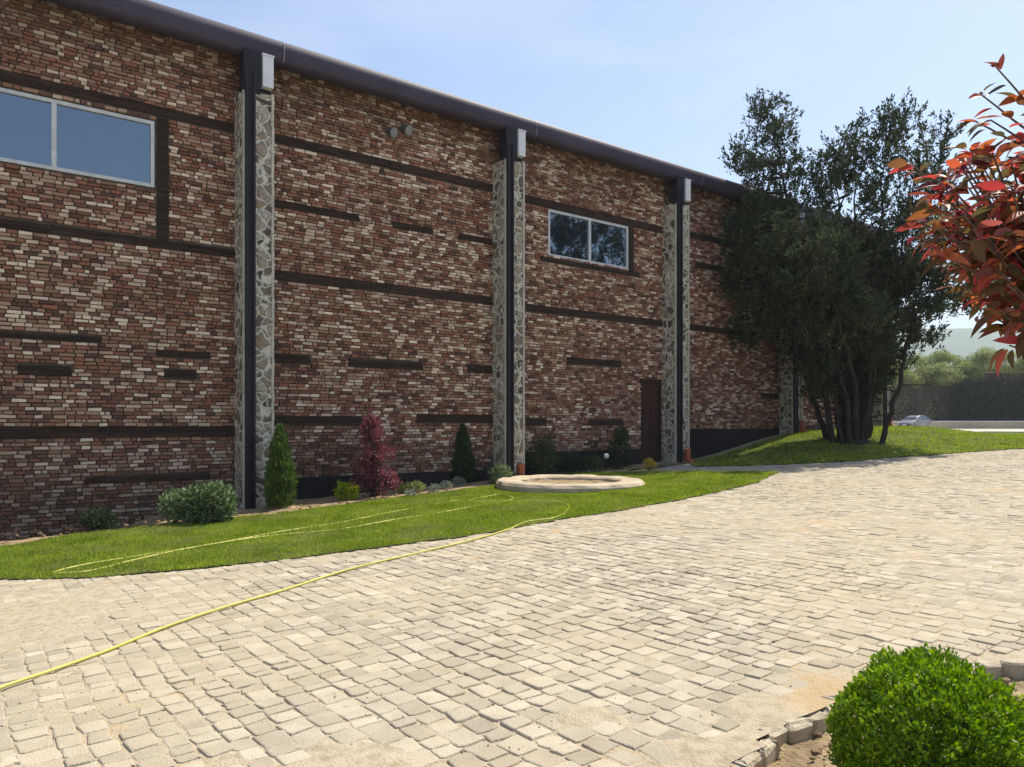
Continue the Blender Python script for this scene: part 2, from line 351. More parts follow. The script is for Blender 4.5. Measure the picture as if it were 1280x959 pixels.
tag(grid('yard_surface', np.arange(-16, 62, 1.0), np.arange(-30, 14.6, 1.0), lambda x, y, s, n: G(x, y)-.055, M['road'], lambda x, y: ~inpoly(x, y, BED) & ~((SN(x, y)[1] > .4) & (SN(x, y)[0] > -6.6) & (SN(x, y)[0] < 29.6)) & (np.hypot(x, y) < 60)), kind='structure')
tag(grid('bed_soil', np.arange(-.2, 5.6, .04), np.arange(-4.5, 3.2, .04), lambda x, y, s, n: G(x, y)-.085+.07*(fbm(x*6, y*6, 3)-.5)+.035*(fbm(x*22, y*22, 4)-.5), M['soil'], lambda x, y: inpoly(x, y, [(c[0]*1.0-.0, c[1]+.05) for c in BED])), kind='structure')
tag(grid('lawn_soil', np.arange(-5.2, 40, .06), np.arange(6, 33, .06), lambda x, y, s, n: G(x, y)+.012, M['lawnsoil'], lambda x, y: (inpoly(*ragged0(x, y), LAWN_A) | inpoly(*ragged0(x, y), LAWN_B)) & ((x-RC[0])**2+(y-RC[1])**2 > 1.3**2)), kind='structure')
tag(grid('border_soil', np.arange(-6.5, 16.4, .05), np.arange(11.0, 14.05, .05), lambda x, y, s, n: G(x, y)+.02+.05*(fbm(x*3, y*3, 6)-.4)-.34*sstep(n, 12.55, 13.1)*(1-sstep(s, 1.6, 3.2)), M['soil'], lambda x, y: ~inpoly(x, y, LAWN_A) & (SN(x, y)[1] > np.interp(SN(x, y)[0], [-6, 0, 8, 11.5, 12.2, 16.4], [12.2, 12.2, 11.0, 11.0, 12.9, 13.2])) & ((x-RC[0])**2+(y-RC[1])**2 > 1.3**2)), kind='structure')
# far road
rx = np.arange(10, 110, 2.0); ry = np.arange(41, 100, 2.0)
tag(grid('road', rx, ry, lambda x, y, a, b: 1.04+0*x, M['road'], conv=False), kind='structure')
tag(grid('far_verge', np.arange(24, 60, .9), np.arange(46, 52, .9), lambda x, y, a, b: 1.06+.05*vn(x, y, 3), M['lawnsoil'], conv=False), kind='structure')

# ------------------------------------------------------------------ setts: rows run square to the wall
def setts():
    s0 = -6.5; rows = []
    while s0 < 29:
        w = random.uniform(.115, .165); rows.append((s0, w)); s0 += w
    C = []; 
    for s0, w in rows:
        L = RNG.uniform(.10, .195, 160); e = .3+np.cumsum(L); st = e-L
        C.append(np.stack([np.full(160, s0+w/2), (st+e)/2, np.full(160, w), L], 1))
    C = np.concatenate(C)
    wob = .05*(fbm(C[:, 1]*.3, C[:, 0]*.2, 21)-.5)*2
    cs = C[:, 0]+wob+.03*(vn(C[:, 1]*2, C[:, 0]*2, 8)-.5); cn_ = C[:, 1]
    x, y = XY(cs, cn_)
    k = in_view(x, y) & ~inpoly(x, y, LAWN_A) & ~inpoly(x, y, LAWN_B) & ~inpoly(x, y, BED) & (cn_ < 13.5) & ((x-RC[0])**2+(y-RC[1])**2 > 1.55**2)
    for (x1, y1), (x2, y2) in zip(KERB[:-1], KERB[1:]):   # keep off the kerb stones
        dx, dy = x2-x1, y2-y1; t = np.clip(((x-x1)*dx+(y-y1)*dy)/(dx*dx+dy*dy), 0, 1)
        k &= np.hypot(x-x1-t*dx, y-y1-t*dy) > .15
    # keep off the border beds along the wall
    bedn = np.interp(cs, [-6, 0, 8, 11.5, 12.2, 15.9, 16.3, 30], [12.2, 12.2, 11.0, 11.0, 12.9, 13.1, 13.4, 13.4]); k &= cn_ < bedn
    cs, cn_, w, L, x, y = cs[k], cn_[k], C[k, 2], C[k, 3], x[k], y[k]; m = len(cs); print('setts', m)
    gap = RNG.uniform(.005, .013, m)
    a = (w-gap)/2; b = (L-gap)/2
    # eight-sided outline with rounded corners, in (s, n)
    q = .20
    O = np.array([[-1, -1+q], [-1+q, -1], [1-q, -1], [1, -1+q], [1, 1-q], [1-q, 1], [-1+q, 1], [-1, 1-q]])
    rings = []
    rot = RNG.normal(0, .035, m); tx = RNG.normal(0, .013, m); ty = RNG.normal(0, .013, m); dz = RNG.normal(0, .0027, m)
    J = RNG.normal(0, .007, (m, 8, 2))
    for inset, drop, dome in ((.010, 0, 1), (.003, .003, 1), (0, .012, 1), (0, .06, 1)):
        P = np.stack([O[None, :, 0]*(a-inset)[:, None], O[None, :, 1]*(b-inset)[:, None]], -1)+J
        c_, s_ = np.cos(rot)[:, None], np.sin(rot)[:, None]
        ps = P[..., 0]*c_-P[..., 1]*s_; pn = P[..., 0]*s_+P[..., 1]*c_
        X, Y = XY(cs[:, None]+ps, cn_[:, None]+pn)
        Z = G(X, Y)+dz[:, None]+tx[:, None]*ps+ty[:, None]*pn-drop
        rings.append(np.stack([X, Y, Z], -1))
    V = np.stack(rings, 1)                            # m, 4, 8, 3
    X, Y = XY(cs, cn_); top = np.stack([X, Y, G(X, Y)+dz+RNG.uniform(-.001, .002, m)], -1)
    V = np.concatenate([V.reshape(m, 32, 3), top[:, None]], 1).reshape(-1, 3)
    base = (np.arange(m)*33)[:, None, None]
    side = np.array([[r*8+j, r*8+8+j, r*8+8+(j+1) % 8, r*8+(j+1) % 8] for r in range(3) for j in range(8)])[None]
    cap = np.array([[32, j, (j+1) % 8] for j in range(8)])[None]
    tag(mesh('paving', V, [(side+base).reshape(-1, 4), (cap+base).reshape(-1, 3)], M['stone']), kind='structure')
setts()

# kerb stones of the front bed
def kerb():
    mb = MB(); P = np.array(KERB); seg = np.hypot(*np.diff(P, axis=0).T); cum = np.concatenate([[0], np.cumsum(seg)])
    t = .05
    while t < cum[-1]-.1:
        L = random.uniform(.10, .24); tm = t+L/2
        c = [np.interp(tm, cum, P[:, i]) for i in (0, 1)]; c2 = [np.interp(tm+.05, cum, P[:, i]) for i in (0, 1)]
        an = math.atan2(c2[1]-c[1], c2[0]-c[0]); g = float(G(*c))
        a, b, h = L/2-.004, random.uniform(.038, .062), .17
        q = .25; O = [(-1, -1+q), (-1+q, -1), (1-q, -1), (1, -1+q), (1, 1-q), (1-q, 1), (-1+q, 1), (-1, 1-q)]
        rz = []; off = random.uniform(-.015, .015); tz = random.uniform(-.012, .012)
        jit = [(random.gauss(0, .013), random.gauss(0, .013)) for _ in O]
        for ins, z in ((.026, .002+tz), (.010, -.006+tz), (0, -.02+tz), (.004, -.09), (0, -h)):
            for (ox, oy), (jx, jy) in zip(O, jit):
                lx, ly = ox*(a-ins)+jx, oy*(b-ins)+jy+off
                rz.append((c[0]+lx*math.cos(an)-ly*math.sin(an), c[1]+lx*math.sin(an)+ly*math.cos(an), g+z+random.gauss(0, .005)))
        Fc = [(r*8+j, r*8+8+j, r*8+8+(j+1) % 8, r*8+(j+1) % 8) for r in range(4) for j in range(8)]+[tuple(range(7, -1, -1))]
        mb.add(rz, Fc); t += L
    tag(mb.build('kerb', M['kerb']), kind='structure')
kerb()
def clods():
    V = []; Fa = []; n = 0
    pts = []
    while len(pts) < 1100:
        x, y = random.uniform(.8, 4.5), random.uniform(.4, 5)
        if inpoly(np.array([x]), np.array([y]), BED)[0]: pts.append((x, y, -.075, 1.1))
    for _ in range(700):
        s = random.uniform(-3, 11); x, y = XY(s, random.uniform(11.4, 13.6)); x = float(x); y = float(y)
        if not inpoly(np.array([x]), np.array([y]), LAWN_A)[0] and math.hypot(x-RC[0], y-RC[1]) > 1.6: pts.append((x, y, .03, 1.6))
    ico = bmesh.new(); bmesh.ops.create_icosphere(ico, subdivisions=1, radius=1); iv = np.array([v.co[:] for v in ico.verts]); fi = np.array([[v.index for v in f.verts] for f in ico.faces]); ico.free()
    for x, y, dz, k in pts:
        r = k*random.choice((.005, .007, .009, .012, .016, .024)); v = iv*(1+RNG.normal(0, .18, (len(iv), 1)))*np.array([r, r*random.uniform(.7, 1.2), r*.7])
        V.append(v+np.array([x, y, float(G(x, y))+dz])); Fa.append(fi+n); n += len(iv)
    tag(mesh('soil_clods', np.concatenate(V), np.concatenate(Fa), M['clod']), kind='stuff', cat='soil', label='crumbs and clods of loose tan soil in the planting beds')
clods()

def grit():
    n = 9000; x = RNG.uniform(-7, 7, n); y = RNG.uniform(2.8, 11, n); s_, n_ = SN(x, y)
    m = fbm(x*1.3+7, y*1.3, 77)-.04; k = in_view(x, y, .4) & ~inpoly(x, y, BED) & ~inpoly(x, y, LAWN_A) & (RNG.random(n) < np.clip((m-.40)*5, .05, 1)) & (n_ < 11)
    for (x1, y1), (x2, y2) in zip(KERB[:-1], KERB[1:]): 
        dx, dy = x2-x1, y2-y1; t = np.clip(((x-x1)*dx+(y-y1)*dy)/(dx*dx+dy*dy), 0, 1); d = np.hypot(x-x1-t*dx, y-y1-t*dy); k |= (d < .5) & (RNG.random(n) < .5) & in_view(x, y, .4) & ~inpoly(x, y, BED)
    x, y = x[k], y[k]; n = len(x); r = RNG.choice([.002, .003, .004, .006], n)
    T = np.array([[1, 0, 0], [-.5, .87, 0], [-.5, -.87, 0], [0, 0, 1.1]])[None]*(1+RNG.normal(0, .25, (n, 4, 1)))*r[:, None, None]
    V = T+np.stack([x, y, G(x, y)+.001], 1)[:, None]; b = (np.arange(n)*4)[:, None, None]
    Fa = (np.array([[0, 1, 3], [1, 2, 3], [2, 0, 3]])[None]+b).reshape(-1, 3)
    tag(mesh('grit', V.reshape(-1, 3), Fa, M['clod']), kind='stuff', cat='grit', label='loose brown grit and soil crumbs scattered over the setts')
grit()

# ------------------------------------------------------------------ grass
def leafquads(P, D, L, W, fold=.15, side=None):
    n = len(P); D = D/np.linalg.norm(D, axis=1)[:, None]
    r = RNG.normal(size=(n, 3)) if side is None else side
    S = np.cross(D, r); S /= np.linalg.norm(S, axis=1)[:, None]+1e-9; Nn = np.cross(S, D)
    L = np.broadcast_to(L, (n,))[:, None]; W = np.broadcast_to(W, (n,))[:, None]
    V = np.stack([P, P+.45*L*D+.5*W*S+fold*W*Nn, P+L*D, P+.45*L*D-.5*W*S+fold*W*Nn], 1).reshape(-1, 3)
    b = (np.arange(n)*4)[:, None, None]; Fa = (np.array([[0, 1, 2], [0, 2, 3]])[None]+b).reshape(-1, 3)
    return V, Fa
def ragged(x, y): return x+.16*(fbm(x*3, y*3, 91)-.47), y+.16*(fbm(x*3+50, y*3, 92)-.47)
def grass(name, poly, count, h, label, box, hole=True):
    x = RNG.uniform(box[0], box[1], count*6); y = RNG.uniform(box[2], box[3], count*6)
    k = inpoly(*ragged(x, y), poly) & in_view(x, y, 2.5)
    if hole: k &= (x-RC[0])**2+(y-RC[1])**2 > 1.5**2
    d = np.hypot(x, y)
    k &= RNG.random(len(x)) < np.clip((11.0/np.maximum(d, 1))**1.3, 0, 1)
    x, y = x[k][:count], y[k][:count]; n = len(x); print(name, n)
    hh = h*(.35+1.3*fbm(x*2.6, y*2.6, 31))*RNG.uniform(.6, 1.25, n); d = np.hypot(x, y)
    D = np.stack([RNG.normal(0, .45, n), RNG.normal(0, .45, n), np.ones(n)], 1)
    wdt = .014*np.maximum(1, d/11)
    ed = RNG.normal(size=(n, 3)); ed[:, 2] *= .2
    D /= np.linalg.norm(D, axis=1)[:, None]
    S = np.cross(D, ed); S /= np.linalg.norm(S, axis=1)[:, None]
    P = np.stack([x, y, G(x, y)+.005], 1)
    V = np.stack([P-S*wdt[:, None]/2, P+S*wdt[:, None]/2, P+D*hh[:, None]+np.stack([RNG.normal(0, .01, n), RNG.normal(0, .01, n), 0*x], 1)], 1).reshape(-1, 3)
    Fa = np.arange(n*3).reshape(-1, 3)
    return tag(mesh(name, V, Fa, M['grass']), kind='stuff', label=label, cat='grass')
grass('lawn_grass', LAWN_A, 260000, .045, 'strip of mown green grass between the brick wall and the setts', (-13, 12, 7, 20))
grass('mound_grass', LAWN_B, 240000, .06, 'green grass on the low mound round the big dark conifer', (3.5, 34, 15, 44))

# ------------------------------------------------------------------ the brick building
bx, by = XY(4.6, WD); BLD = empty('brick_building', (float(bx), float(by), 0))
tag(BLD, 'long reclaimed brick building with stone pillars, dark bands and rounded gutter', 'building')
parts = []
S0, S1 = -8.0, 27.25
EZ = H+6.58
rects = []       # (s0, s1, z0, z1) cut out of the brickwork
def wp(px, py): return on_plane(px, py, WD)
bands = []       # s0, s1, zc, th
def band(x0, y0, x1, y1, th, s0=None, s1=None):
    a = wp(x0, y0); b = wp(x1, y1); z = (a[1]+b[1])/2
    bands.append((a[0] if s0 is None else s0, b[0] if s1 is None else s1, z, th))
PC = [-1.2, 4.585, 10.32, 15.99, 21.42, 26.95]    # pillar centres
PH = .27
band(0, 98, 292, 158, .17, S0, PC[1]); band(343, 172, 612, 235, .18, PC[1], PC[2]); band(653, 247, 822, 287, .20, PC[2], PC[3])
bands.append((PC[3], PC[5], H+5.3, .18))
band(0, 281, 290, 315, .15, S0, PC[1])
band(343, 256, 448, 272, .17, PC[1]); band(490, 284, 540, 288, .14); band(573, 297, 615, 301, .15, None, PC[2])
band(343, 343, 615, 377, .18, PC[1], PC[2]); band(653, 384, 828, 404, .17, PC[2], PC[3]); bands.append((PC[3], PC[5], H+2.72, .16))
band(0, 420, 127, 424, .13, S0); band(195, 441, 262, 444, .13); band(343, 448, 387, 450, .18, PC[1]); band(435, 455, 527, 458, .18); band(583, 461, 617, 462, .16, None, PC[2])
band(708, 452, 776, 453, .18); band(22, 463, 90, 463, .16); band(205, 468, 245, 468, .16)
band(0, 543, 290, 537, .22, S0, PC[1]); band(343, 525, 455, 526, .19, PC[1]); band(520, 523, 617, 523, .19, None, PC[2]); band(655, 528, 682, 528, .18, PC[2]); band(735, 528, 778, 528, .17)
band(107, 601, 262, 596, .14); band(868, 331, 905, 338, .16); band(950, 495, 975, 495, .16)
for b in bands: rects.append((b[0], b[1], b[2]-b[3]/2, b[2]+b[3]/2))
W1 = (.02, 2.98, H+4.01, H+5.15); W2 = (11.69, 14.43, H+4.02, H+5.16)
DR = (14.89, 15.70, H-1.12, H+1.19)
for w in (W1, W2, DR): rects.append(w)
rects.append((3.0, 3.2, H+3.05, H+5.33))
rects.append((14.43, 14.62, H+3.96, H+5.3))
rects.append((11.45, 14.85, H+3.87, H+4.0))
FOOT = [(PC[1], PC[2], H-1.02), (PC[2], DR[0]-.02, H-.68), (PC[3], PC[5], H-.14)]
for a, b, z in FOOT: rects.append((a, b, -1, z))
def bricks():
    V = []; z = -.55; ch = .062
    while z < EZ+.12:
        z0, z1 = z+.0078, z+ch-.0078; zm = (z0+z1)/2
        cuts = sorted((r[0], r[1]) for r in rects if r[2] < zm < r[3])
        s = S0+random.uniform(-.2, 0)
        while s < S1:
            L = random.choice((.08, .11, .14, .16, .18, .20, .22))*random.uniform(.9, 1.1); a, b = s+.010, s+L-.010; s += L
            a, b = max(a, S0), min(b, S1)
            ok = True
            for c0, c1 in cuts:
                if b > c0 and a < c1:
                    if a < c0-.05: b = c0-.004
                    elif b > c1+.05: a = c1+.004
                    else: ok = False; break
            if not ok or b-a < .04: continue
            g = float(Gsn(a, WD))
            if z1 < g-.5: continue
            V.append((a, b, z0, z1))
        z += ch
    V = np.array(V); m = len(V); print('bricks', m)
    d = RNG.normal(.036, .009, m); j = lambda k: RNG.normal(0, k, m)
    O = []
    for n_, e in ((WD+.01, 0), (None, 1)):
        for sa, za in ((0, 2), (1, 2), (1, 3), (0, 3)):
            nn = (WD+.01) if n_ else WD-d+j(.0035)
            X, Y = XY(V[:, sa]+j(.004)*e, nn+0*d)
            O.append(np.stack([X, Y, V[:, za]+j(.004)*e], 1))
    P = np.stack(O, 1).reshape(-1, 3); b = (np.arange(m)*8)[:, None, None]
    Fq = np.array([[4, 5, 6, 7], [0, 1, 5, 4], [1, 2, 6, 5], [2, 3, 7, 6], [3, 0, 4, 7]])[None]
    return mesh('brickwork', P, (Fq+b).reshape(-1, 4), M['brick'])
parts.append(bricks())
mb = MB()     # backing wall with real openings
def wallrun(mb, s0, s1, z0, z1, n0, n1, holes):
    ss = sorted({s0, s1, *[v for h in holes for v in h[:2]]}); zz = sorted({z0, z1, *[v for h in holes for v in h[2:]]})
    for a, b in zip(ss[:-1], ss[1:]):
        for c, d in zip(zz[:-1], zz[1:]):
            if any(h[0] <= (a+b)/2 <= h[1] and h[2] <= (c+d)/2 <= h[3] for h in holes): continue
            mb.wbox(a, b, n0, n1, c, d)
wallrun(mb, S0, S1, -.6, EZ+.15, WD, WD+.4, [W1, W2, DR])
mb.wbox(S1-.4, S1, WD+.402, WD+16, -.6, EZ+.15); mb.wbox(S0, S0+.4, WD+.402, WD+16, -.6, EZ+.15); mb.wbox(S0+.402, S1-.402, WD+15.6, WD+16, -.6, EZ+.15)
parts.append(mb.build('wall', M['mortar']))
# end wall face in brick colour
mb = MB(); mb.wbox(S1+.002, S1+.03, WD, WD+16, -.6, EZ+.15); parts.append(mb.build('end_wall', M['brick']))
mb = MB(); mb.wbox(S0+.5, S1-.5, WD+.6, WD+.62, 0, EZ); parts.append(mb.build('inner_lining', M['interior']))
for s0, s1, z, th in bands:
    mb = MB(); k = max(1, int((s1-s0)/2.6)); e = np.linspace(s0, s1, k+1)
    for a, b in zip(e[:-1], e[1:]):
        o_ = random.uniform(-.012, .012); h1 = th/2-random.uniform(.004, .016); h2 = th/2-random.uniform(.004, .016); d_ = WD-.030-random.uniform(0, .014)
        mb.wbox(a+.003, b-.003, d_, WD+.005, z-h1, z+o_-.003); mb.wbox(a+.003+random.uniform(0, .02), b-.003-random.uniform(0, .02), d_+random.uniform(.001, .006), WD+.006, z+o_, z+h2)
    parts.append(mb.build('timber_band', M['timber']))
mb = MB(); mb.wbox(3.02, 3.19, WD-.04, WD+.005, H+3.13, H+5.24); parts.append(mb.build('timber_post', M['timber']))
mb = MB(); mb.wbox(14.45, 14.60, WD-.04, WD+.005, H+4.0, H+5.19); parts.append(mb.build('timber_post', M['timber']))
mb = MB(); mb.wbox(11.48, 14.82, WD-.055, WD+.005, H+3.9, H+3.985); parts.append(mb.build('sill', M['timber']))
for a, b, z in FOOT:  # dark strip along the wall foot, its top height set per bay
    mb = MB(); mb.wbox(a, b, WD-.05, WD+.003, -.5, z); parts.append(mb.build('base_band', M['base_band']))
# windows
for (s0, s1, z0, z1), seam in ((W1, .5), (W2, .5)):
    mb = MB(); t = .055; n0, n1 = WD-.03, WD+.05; sm = s0+(s1-s0)*seam
    mb.wbox(s0+.01, s1-.01, n0, n1, z0+.01, z0+.01+t); mb.wbox(s0+.01, s1-.01, n0, n1, z1-.01-t, z1-.01)
    mb.wbox(s0+.01, s0+.01+t, n0+.002, n1, z0+.012+t, z1-.012-t); mb.wbox(s1-.01-t, s1-.01, n0+.002, n1, z0+.012+t, z1-.012-t); mb.wbox(sm-.035, sm+.035, n0+.002, n1, z0+.012+t, z1-.012-t)
    fr = mb.build('window_frame', M['frame']); parts.append(fr)
    for a, b in ((s0+.01+t, sm-.035), (sm+.035, s1-.01-t)):
        mb = MB(); mb.wbox(a-.004, b+.004, n0+.04, n0+.052, z0+t, z1-t); p = mb.build('pane', M['pane']); p.parent = fr; p['_w'] = 1
# door
mb = MB(); s0, s1, z0, z1 = DR
mb.wbox(s0+.06, s1-.06, WD+.03, WD+.07, z0, z1-.06); 
dr = mb.build('door', M['door']); parts.append(dr)
mb = MB()
for a, b in ((s0+.14, (s0+s1)/2-.03), ((s0+s1)/2+.03, s1-.14)):
    for c, d in ((z0+.2, z0+1.0), (z0+1.15, z1-.2)): mb.wbox(a, b, WD+.018, WD+.029, c, d)
p = mb.build('door_panel', M['door']); p.parent = dr
mb = MB(); mb.wbox(s0+.12, s0+.15, WD-.03, WD+.028, z0+1.02, z0+1.05); mb.wbox(s0+.12, s0+.24, WD-.045, WD-.031, z0+1.02, z0+1.045); p = mb.build('handle', M['lamp']); p.parent = dr
mb = MB(); mb.wbox(s0, s0+.058, WD-.02, WD+.08, z0, z1); mb.wbox(s1-.058, s1, WD-.02, WD+.08, z0, z1); mb.wbox(s0+.06, s1-.06, WD-.018, WD+.08, z1-.058, z1); parts.append(mb.build('door_frame', M['timber']))
# pillars
def bumpy_box(s0, s1, n0, n1, z0, z1, amp=.018):
    """three visible faces as a displaced grid"""
    per = []; st = .05
    for a in np.arange(n1, n0, -st): per.append((s0, a, -1, 0))
    for a in np.arange(s0, s1, st): per.append((a, n0, 0, -1))
    for a in np.arange(n0, n1+.001, st): per.append((s1, a, 1, 0))
    per = np.array(per); zz = np.arange(z0, z1+.001, .05); m, k = len(per), len(zz)
    a = np.arange(m)*.05; A, Z = np.meshgrid(a, zz, indexing='ij')
    d = amp*(fbm(A*7+s0*3, Z*6, 41)-.45)*2
    S_ = per[:, 0][:, None]+per[:, 2][:, None]*d; N_ = per[:, 1][:, None]+per[:, 3][:, None]*d
    X, Y = XY(S_, N_); V = np.stack([X, Y, Z], -1).reshape(-1, 3); I = np.arange(m*k).reshape(m, k)
    return V, np.stack([I[:-1, :-1], I[1:, :-1], I[1:, 1:], I[:-1, 1:]], -1).reshape(-1, 4)
NF = WD-.5
for i, c in enumerate(PC):
    ps = []
    zt = H+5.92; g = float(Gsn(c, NF))
    V, Fq = bumpy_box(c-PH, c+PH, NF, WD, g-.3, zt)
    pl = mesh('pillar', V, Fq, M['rubble'], smooth=True); parts.append(pl)
    mb = MB(); mb.wbox(c-PH+.02, c-PH+.06, NF-.09, NF-.012, g-.1, zt+.3)
    mb.wbox(c-PH+.06, c-PH+.15, NF-.055, NF-.035, g-.1, zt+.3); mb.wbox(c-PH+.15, c-PH+.19, NF-.09, NF-.012, g-.1, zt+.3)
    p = mb.build('steel_column', M['steel']); p.parent = pl
    for cs_ in (c-PH+.0, c+PH-.03):
        mb = MB(); zz_ = np.arange(g-.2, zt, .16)
        for za in zz_: q_ = random.uniform(-.006, .006); mb.wbox(cs_-.012+q_, cs_+.034+q_, NF-.022+q_*.5, NF+.03, za+.002, min(za+.158, zt))
        p = mb.build('corner_strip', M['strip']); p.parent = pl
    mb = MB(); mb.wbox(c-PH-.01, c+.02, NF-.06, NF+.2, zt+.002, EZ+.02); mb.wbox(c-PH-.025, c+.03, NF-.045, NF+.12, zt-.05, zt+.0)
    mb.wbox(c+.022, c+PH-.02, NF+.08, NF+.2, zt+.002, EZ+.02)
    p = mb.build('bracket', M['steel']); p.parent = pl
    mb = MB(); mb.wbox(c+.05, c+.24, NF-.09, NF+.05, zt+.08, EZ-.03); mb.wbox(c+.035, c+.255, NF-.105, NF+.052, EZ-.028, EZ+.0)
    p = mb.build('rainwater_box', M['white']); p.parent = pl
    if i >= 2:
        mb = MB(); x, y = XY(c+.10, NF-.10); pts = [(float(x), float(y), g+z) for z in (-.05, .1, .22, .34)]
        mb.tube(pts, .075, 12); mb.tube([(float(x), float(y), g+.30), (float(x), float(y), g+.37)], .09, 12)
        x2, y2 = XY(c+.10, NF-.28); mb.tube([(float(x), float(y), g+.12), (float(x2), float(y2), g-.02)], .07, 12)
        p = mb.build('drain_pipe', M['pvc'], smooth=True); p.parent = pl
# gutter and roof
prof = [(NF+.24, EZ-.03), (NF+.10, EZ-.045), (NF+.0, EZ-.03), (NF-.035, EZ+.01), (NF-.06, EZ+.10), (NF-.07, EZ+.19), (NF-.055, EZ+.28), (NF-.02, EZ+.34), (NF+.06, EZ+.38), (NF+.30, EZ+.42)]
def sweep(prof, s0, s1, closed=False, k=2):
    V = []; Fa = []; m = len(prof); S_ = np.linspace(s0, s1, k)
    for s in S_:
        for n, z in prof: x, y = XY(s, n); V.append((float(x), float(y), z))
    for i in range(k-1):
        for j in range(m if closed else m-1): a, b = i*m+j, i*m+(j+1) % m; Fa.append((a, b, b+m, a+m))
    return V, Fa
mb = MB(); V, Fa = sweep(prof, S0-.2, S1+.25, k=30); mb.add(V, Fa)
for s in (S0-.2, S1+.25): mb.add([(float(XY(s, n)[0]), float(XY(s, n)[1]), z) for n, z in prof], [tuple(range(len(prof)))])
gt = mb.build('gutter', M['gutter'], smooth=True); parts.append(gt)
for s in (-.8, 5.02, 10.9, 16.75, 22.6):
    mb = MB(); pr = [(n-.006 if n < NF+.2 else n, z+.004) for n, z in prof[1:-1]]; V, Fa = sweep(pr, s, s+.022); mb.add(V, Fa)
    p = mb.build('gutter_joint', M['joint']); p.parent = gt
mb = MB(); V, Fa = sweep([(NF+.20, EZ+.14), (WD+16.3, EZ+1.4), (WD+16.3, EZ+1.65), (NF+.15, EZ+.40)], S0-.2, S1+.25, closed=True, k=2); mb.add(V, Fa)
parts.append(mb.build('roof', M['roof']))
mb = MB(); mb.wbox(S0-.1, S1+.2, NF+.2, WD+.1, EZ+.10, EZ+.135); parts.append(mb.build('soffit', M['timber']))
under(BLD, parts)
for o in bpy.data.objects:
    if o.parent in parts: o.data.transform(Matrix.Translation(-Vector(BLD.location)))
    if '_w' in o: del o['_w']

# wall floodlight
s_, z_ = on_plane(490, 168, WD-.05)
x_, y_ = XY(s_, WD-.04); FL = tag(empty('wall_floodlight', (float(x_), float(y_), z_)), 'small grey twin head floodlight fixed high on the brick wall', 'floodlight')
mb = MB(); mb.box((0, 0, 0), (.16, .05, .12), rz=R(90)-WAZ); mb.tube([(0, 0, -.02), (-.05*NV[0]*4, -.05*NV[1]*4, -.04)], .02, 8); mb.build('mounting_plate', M['lamp'], FL)
for k in (-1, 1):
    mb = MB(); c = Vector((DV[0]*k*.17-NV[0]*.26, DV[1]*k*.17-NV[1]*.26, .06*k)); 
    dr_ = Vector((-NV[0]*.8+DV[0]*.3, -NV[1]*.8+DV[1]*.3, -.35)).normalized()
    mb.tube([c-dr_*.12, c-dr_*.08, c+dr_*.02, c+dr_*.10], [.05, .075, .10, .115], 14); mb.tube([(-.2*NV[0], -.2*NV[1], -.04), tuple(c-dr_*.08)], .015, 6)
    h = mb.build('lamp_head', M['lamp'], FL, smooth=False)
    mb = MB(); mb.tube([c+dr_*.102, c+dr_*.108], .1, 14); mb.build('lens', M['lens'], h)

# ------------------------------------------------------------------ stone ring planter
RG = tag(empty('stone_ring_bed', RC), 'low round bed edged by a wide pale stone ring on the lawn', 'planter')
mb = MB(); mb.lathe([(1.0, -.1), (1.02, .09), (1.06, .12), (1.42, .13), (1.48, .11), (1.52, .06), (1.5, -.12)], (0, 0, 0), 72)
o = mb.build('stone_rim', M['ring'], RG, smooth=False)
for v in o.data.vertices:
    a = math.atan2(v.co.y, v.co.x); k = float(vn(a*6+20, v.co.z*9, 3)); v.co.x += (k-.5)*.05*math.cos(a); v.co.y += (k-.5)*.05*math.sin(a); v.co.z += (k-.5)*.02
A = np.linspace(0, 2*math.pi, 61)[:-1]; V = [(0, 0, .02)]; Fa = []
rr = (.25, .5, .75, 1.03)
for r in rr:
    for a in A: V.append((r*math.cos(a), r*math.sin(a), .01+.07*float(fbm(r*math.cos(a)*4+9, r*math.sin(a)*4+9, 7))))
for j in range(60): Fa.append((0, 1+j, 1+(j+1) % 60))
for q in range(3):
    for j in range(60): Fa.append((1+q*60+j, 1+q*60+60+j, 1+q*60+60+(j+1) % 60, 1+q*60+(j+1) % 60))
mb = MB(); mb.add(V, Fa); mb.build('soil_fill', M['soil'], RG, smooth=True)

# ------------------------------------------------------------------ garden hose
def smooth_path(P, step=.06):
    P = np.array(P, float); d = np.concatenate([[0], np.cumsum(np.hypot(*np.diff(P, axis=0).T))]); 
    m = len(P); T = np.gradient(P, axis=0)/np.gradient(d)[:, None]
    q = np.arange(0, d[-1], step); k = np.clip(np.searchsorted(d, q, side='right')-1, 0, m-2)
    h = (d[k+1]-d[k]); t = (q-d[k])/h; t2, t3 = t*t, t*t*t
    return (2*t3-3*t2+1)[:, None]*P[k]+((t3-2*t2+t)*h)[:, None]*T[k]+(-2*t3+3*t2)[:, None]*P[k+1]+((t3-t2)*h)[:, None]*T[k+1]
hp = [gp(*p) for p in ((-90, 900), (0, 864), (60, 843), (130, 817), (200, 789), (265, 767), (340, 744), (430, 716), (520, 693), (590, 677), (635, 663), (660, 654), (690, 650), (708, 641), (708, 632), (685, 627.5), (640, 627.5), (585, 628.5), (625, 619.5), (640, 626), (600, 633), (560, 641), (500, 650), (430, 663), (345, 671), (225, 689), (150, 701), (95, 711), (66, 719), (110, 716), (165, 703), (260, 683), (345, 668), (430, 654), (510, 638), (575, 627))]
sp = smooth_path(hp); z = G(sp[:, 0], sp[:, 1])+.016+.004*np.sin(np.arange(len(sp))*.21)
z = z+.003*(inpoly(sp[:, 0], sp[:, 1], LAWN_A))
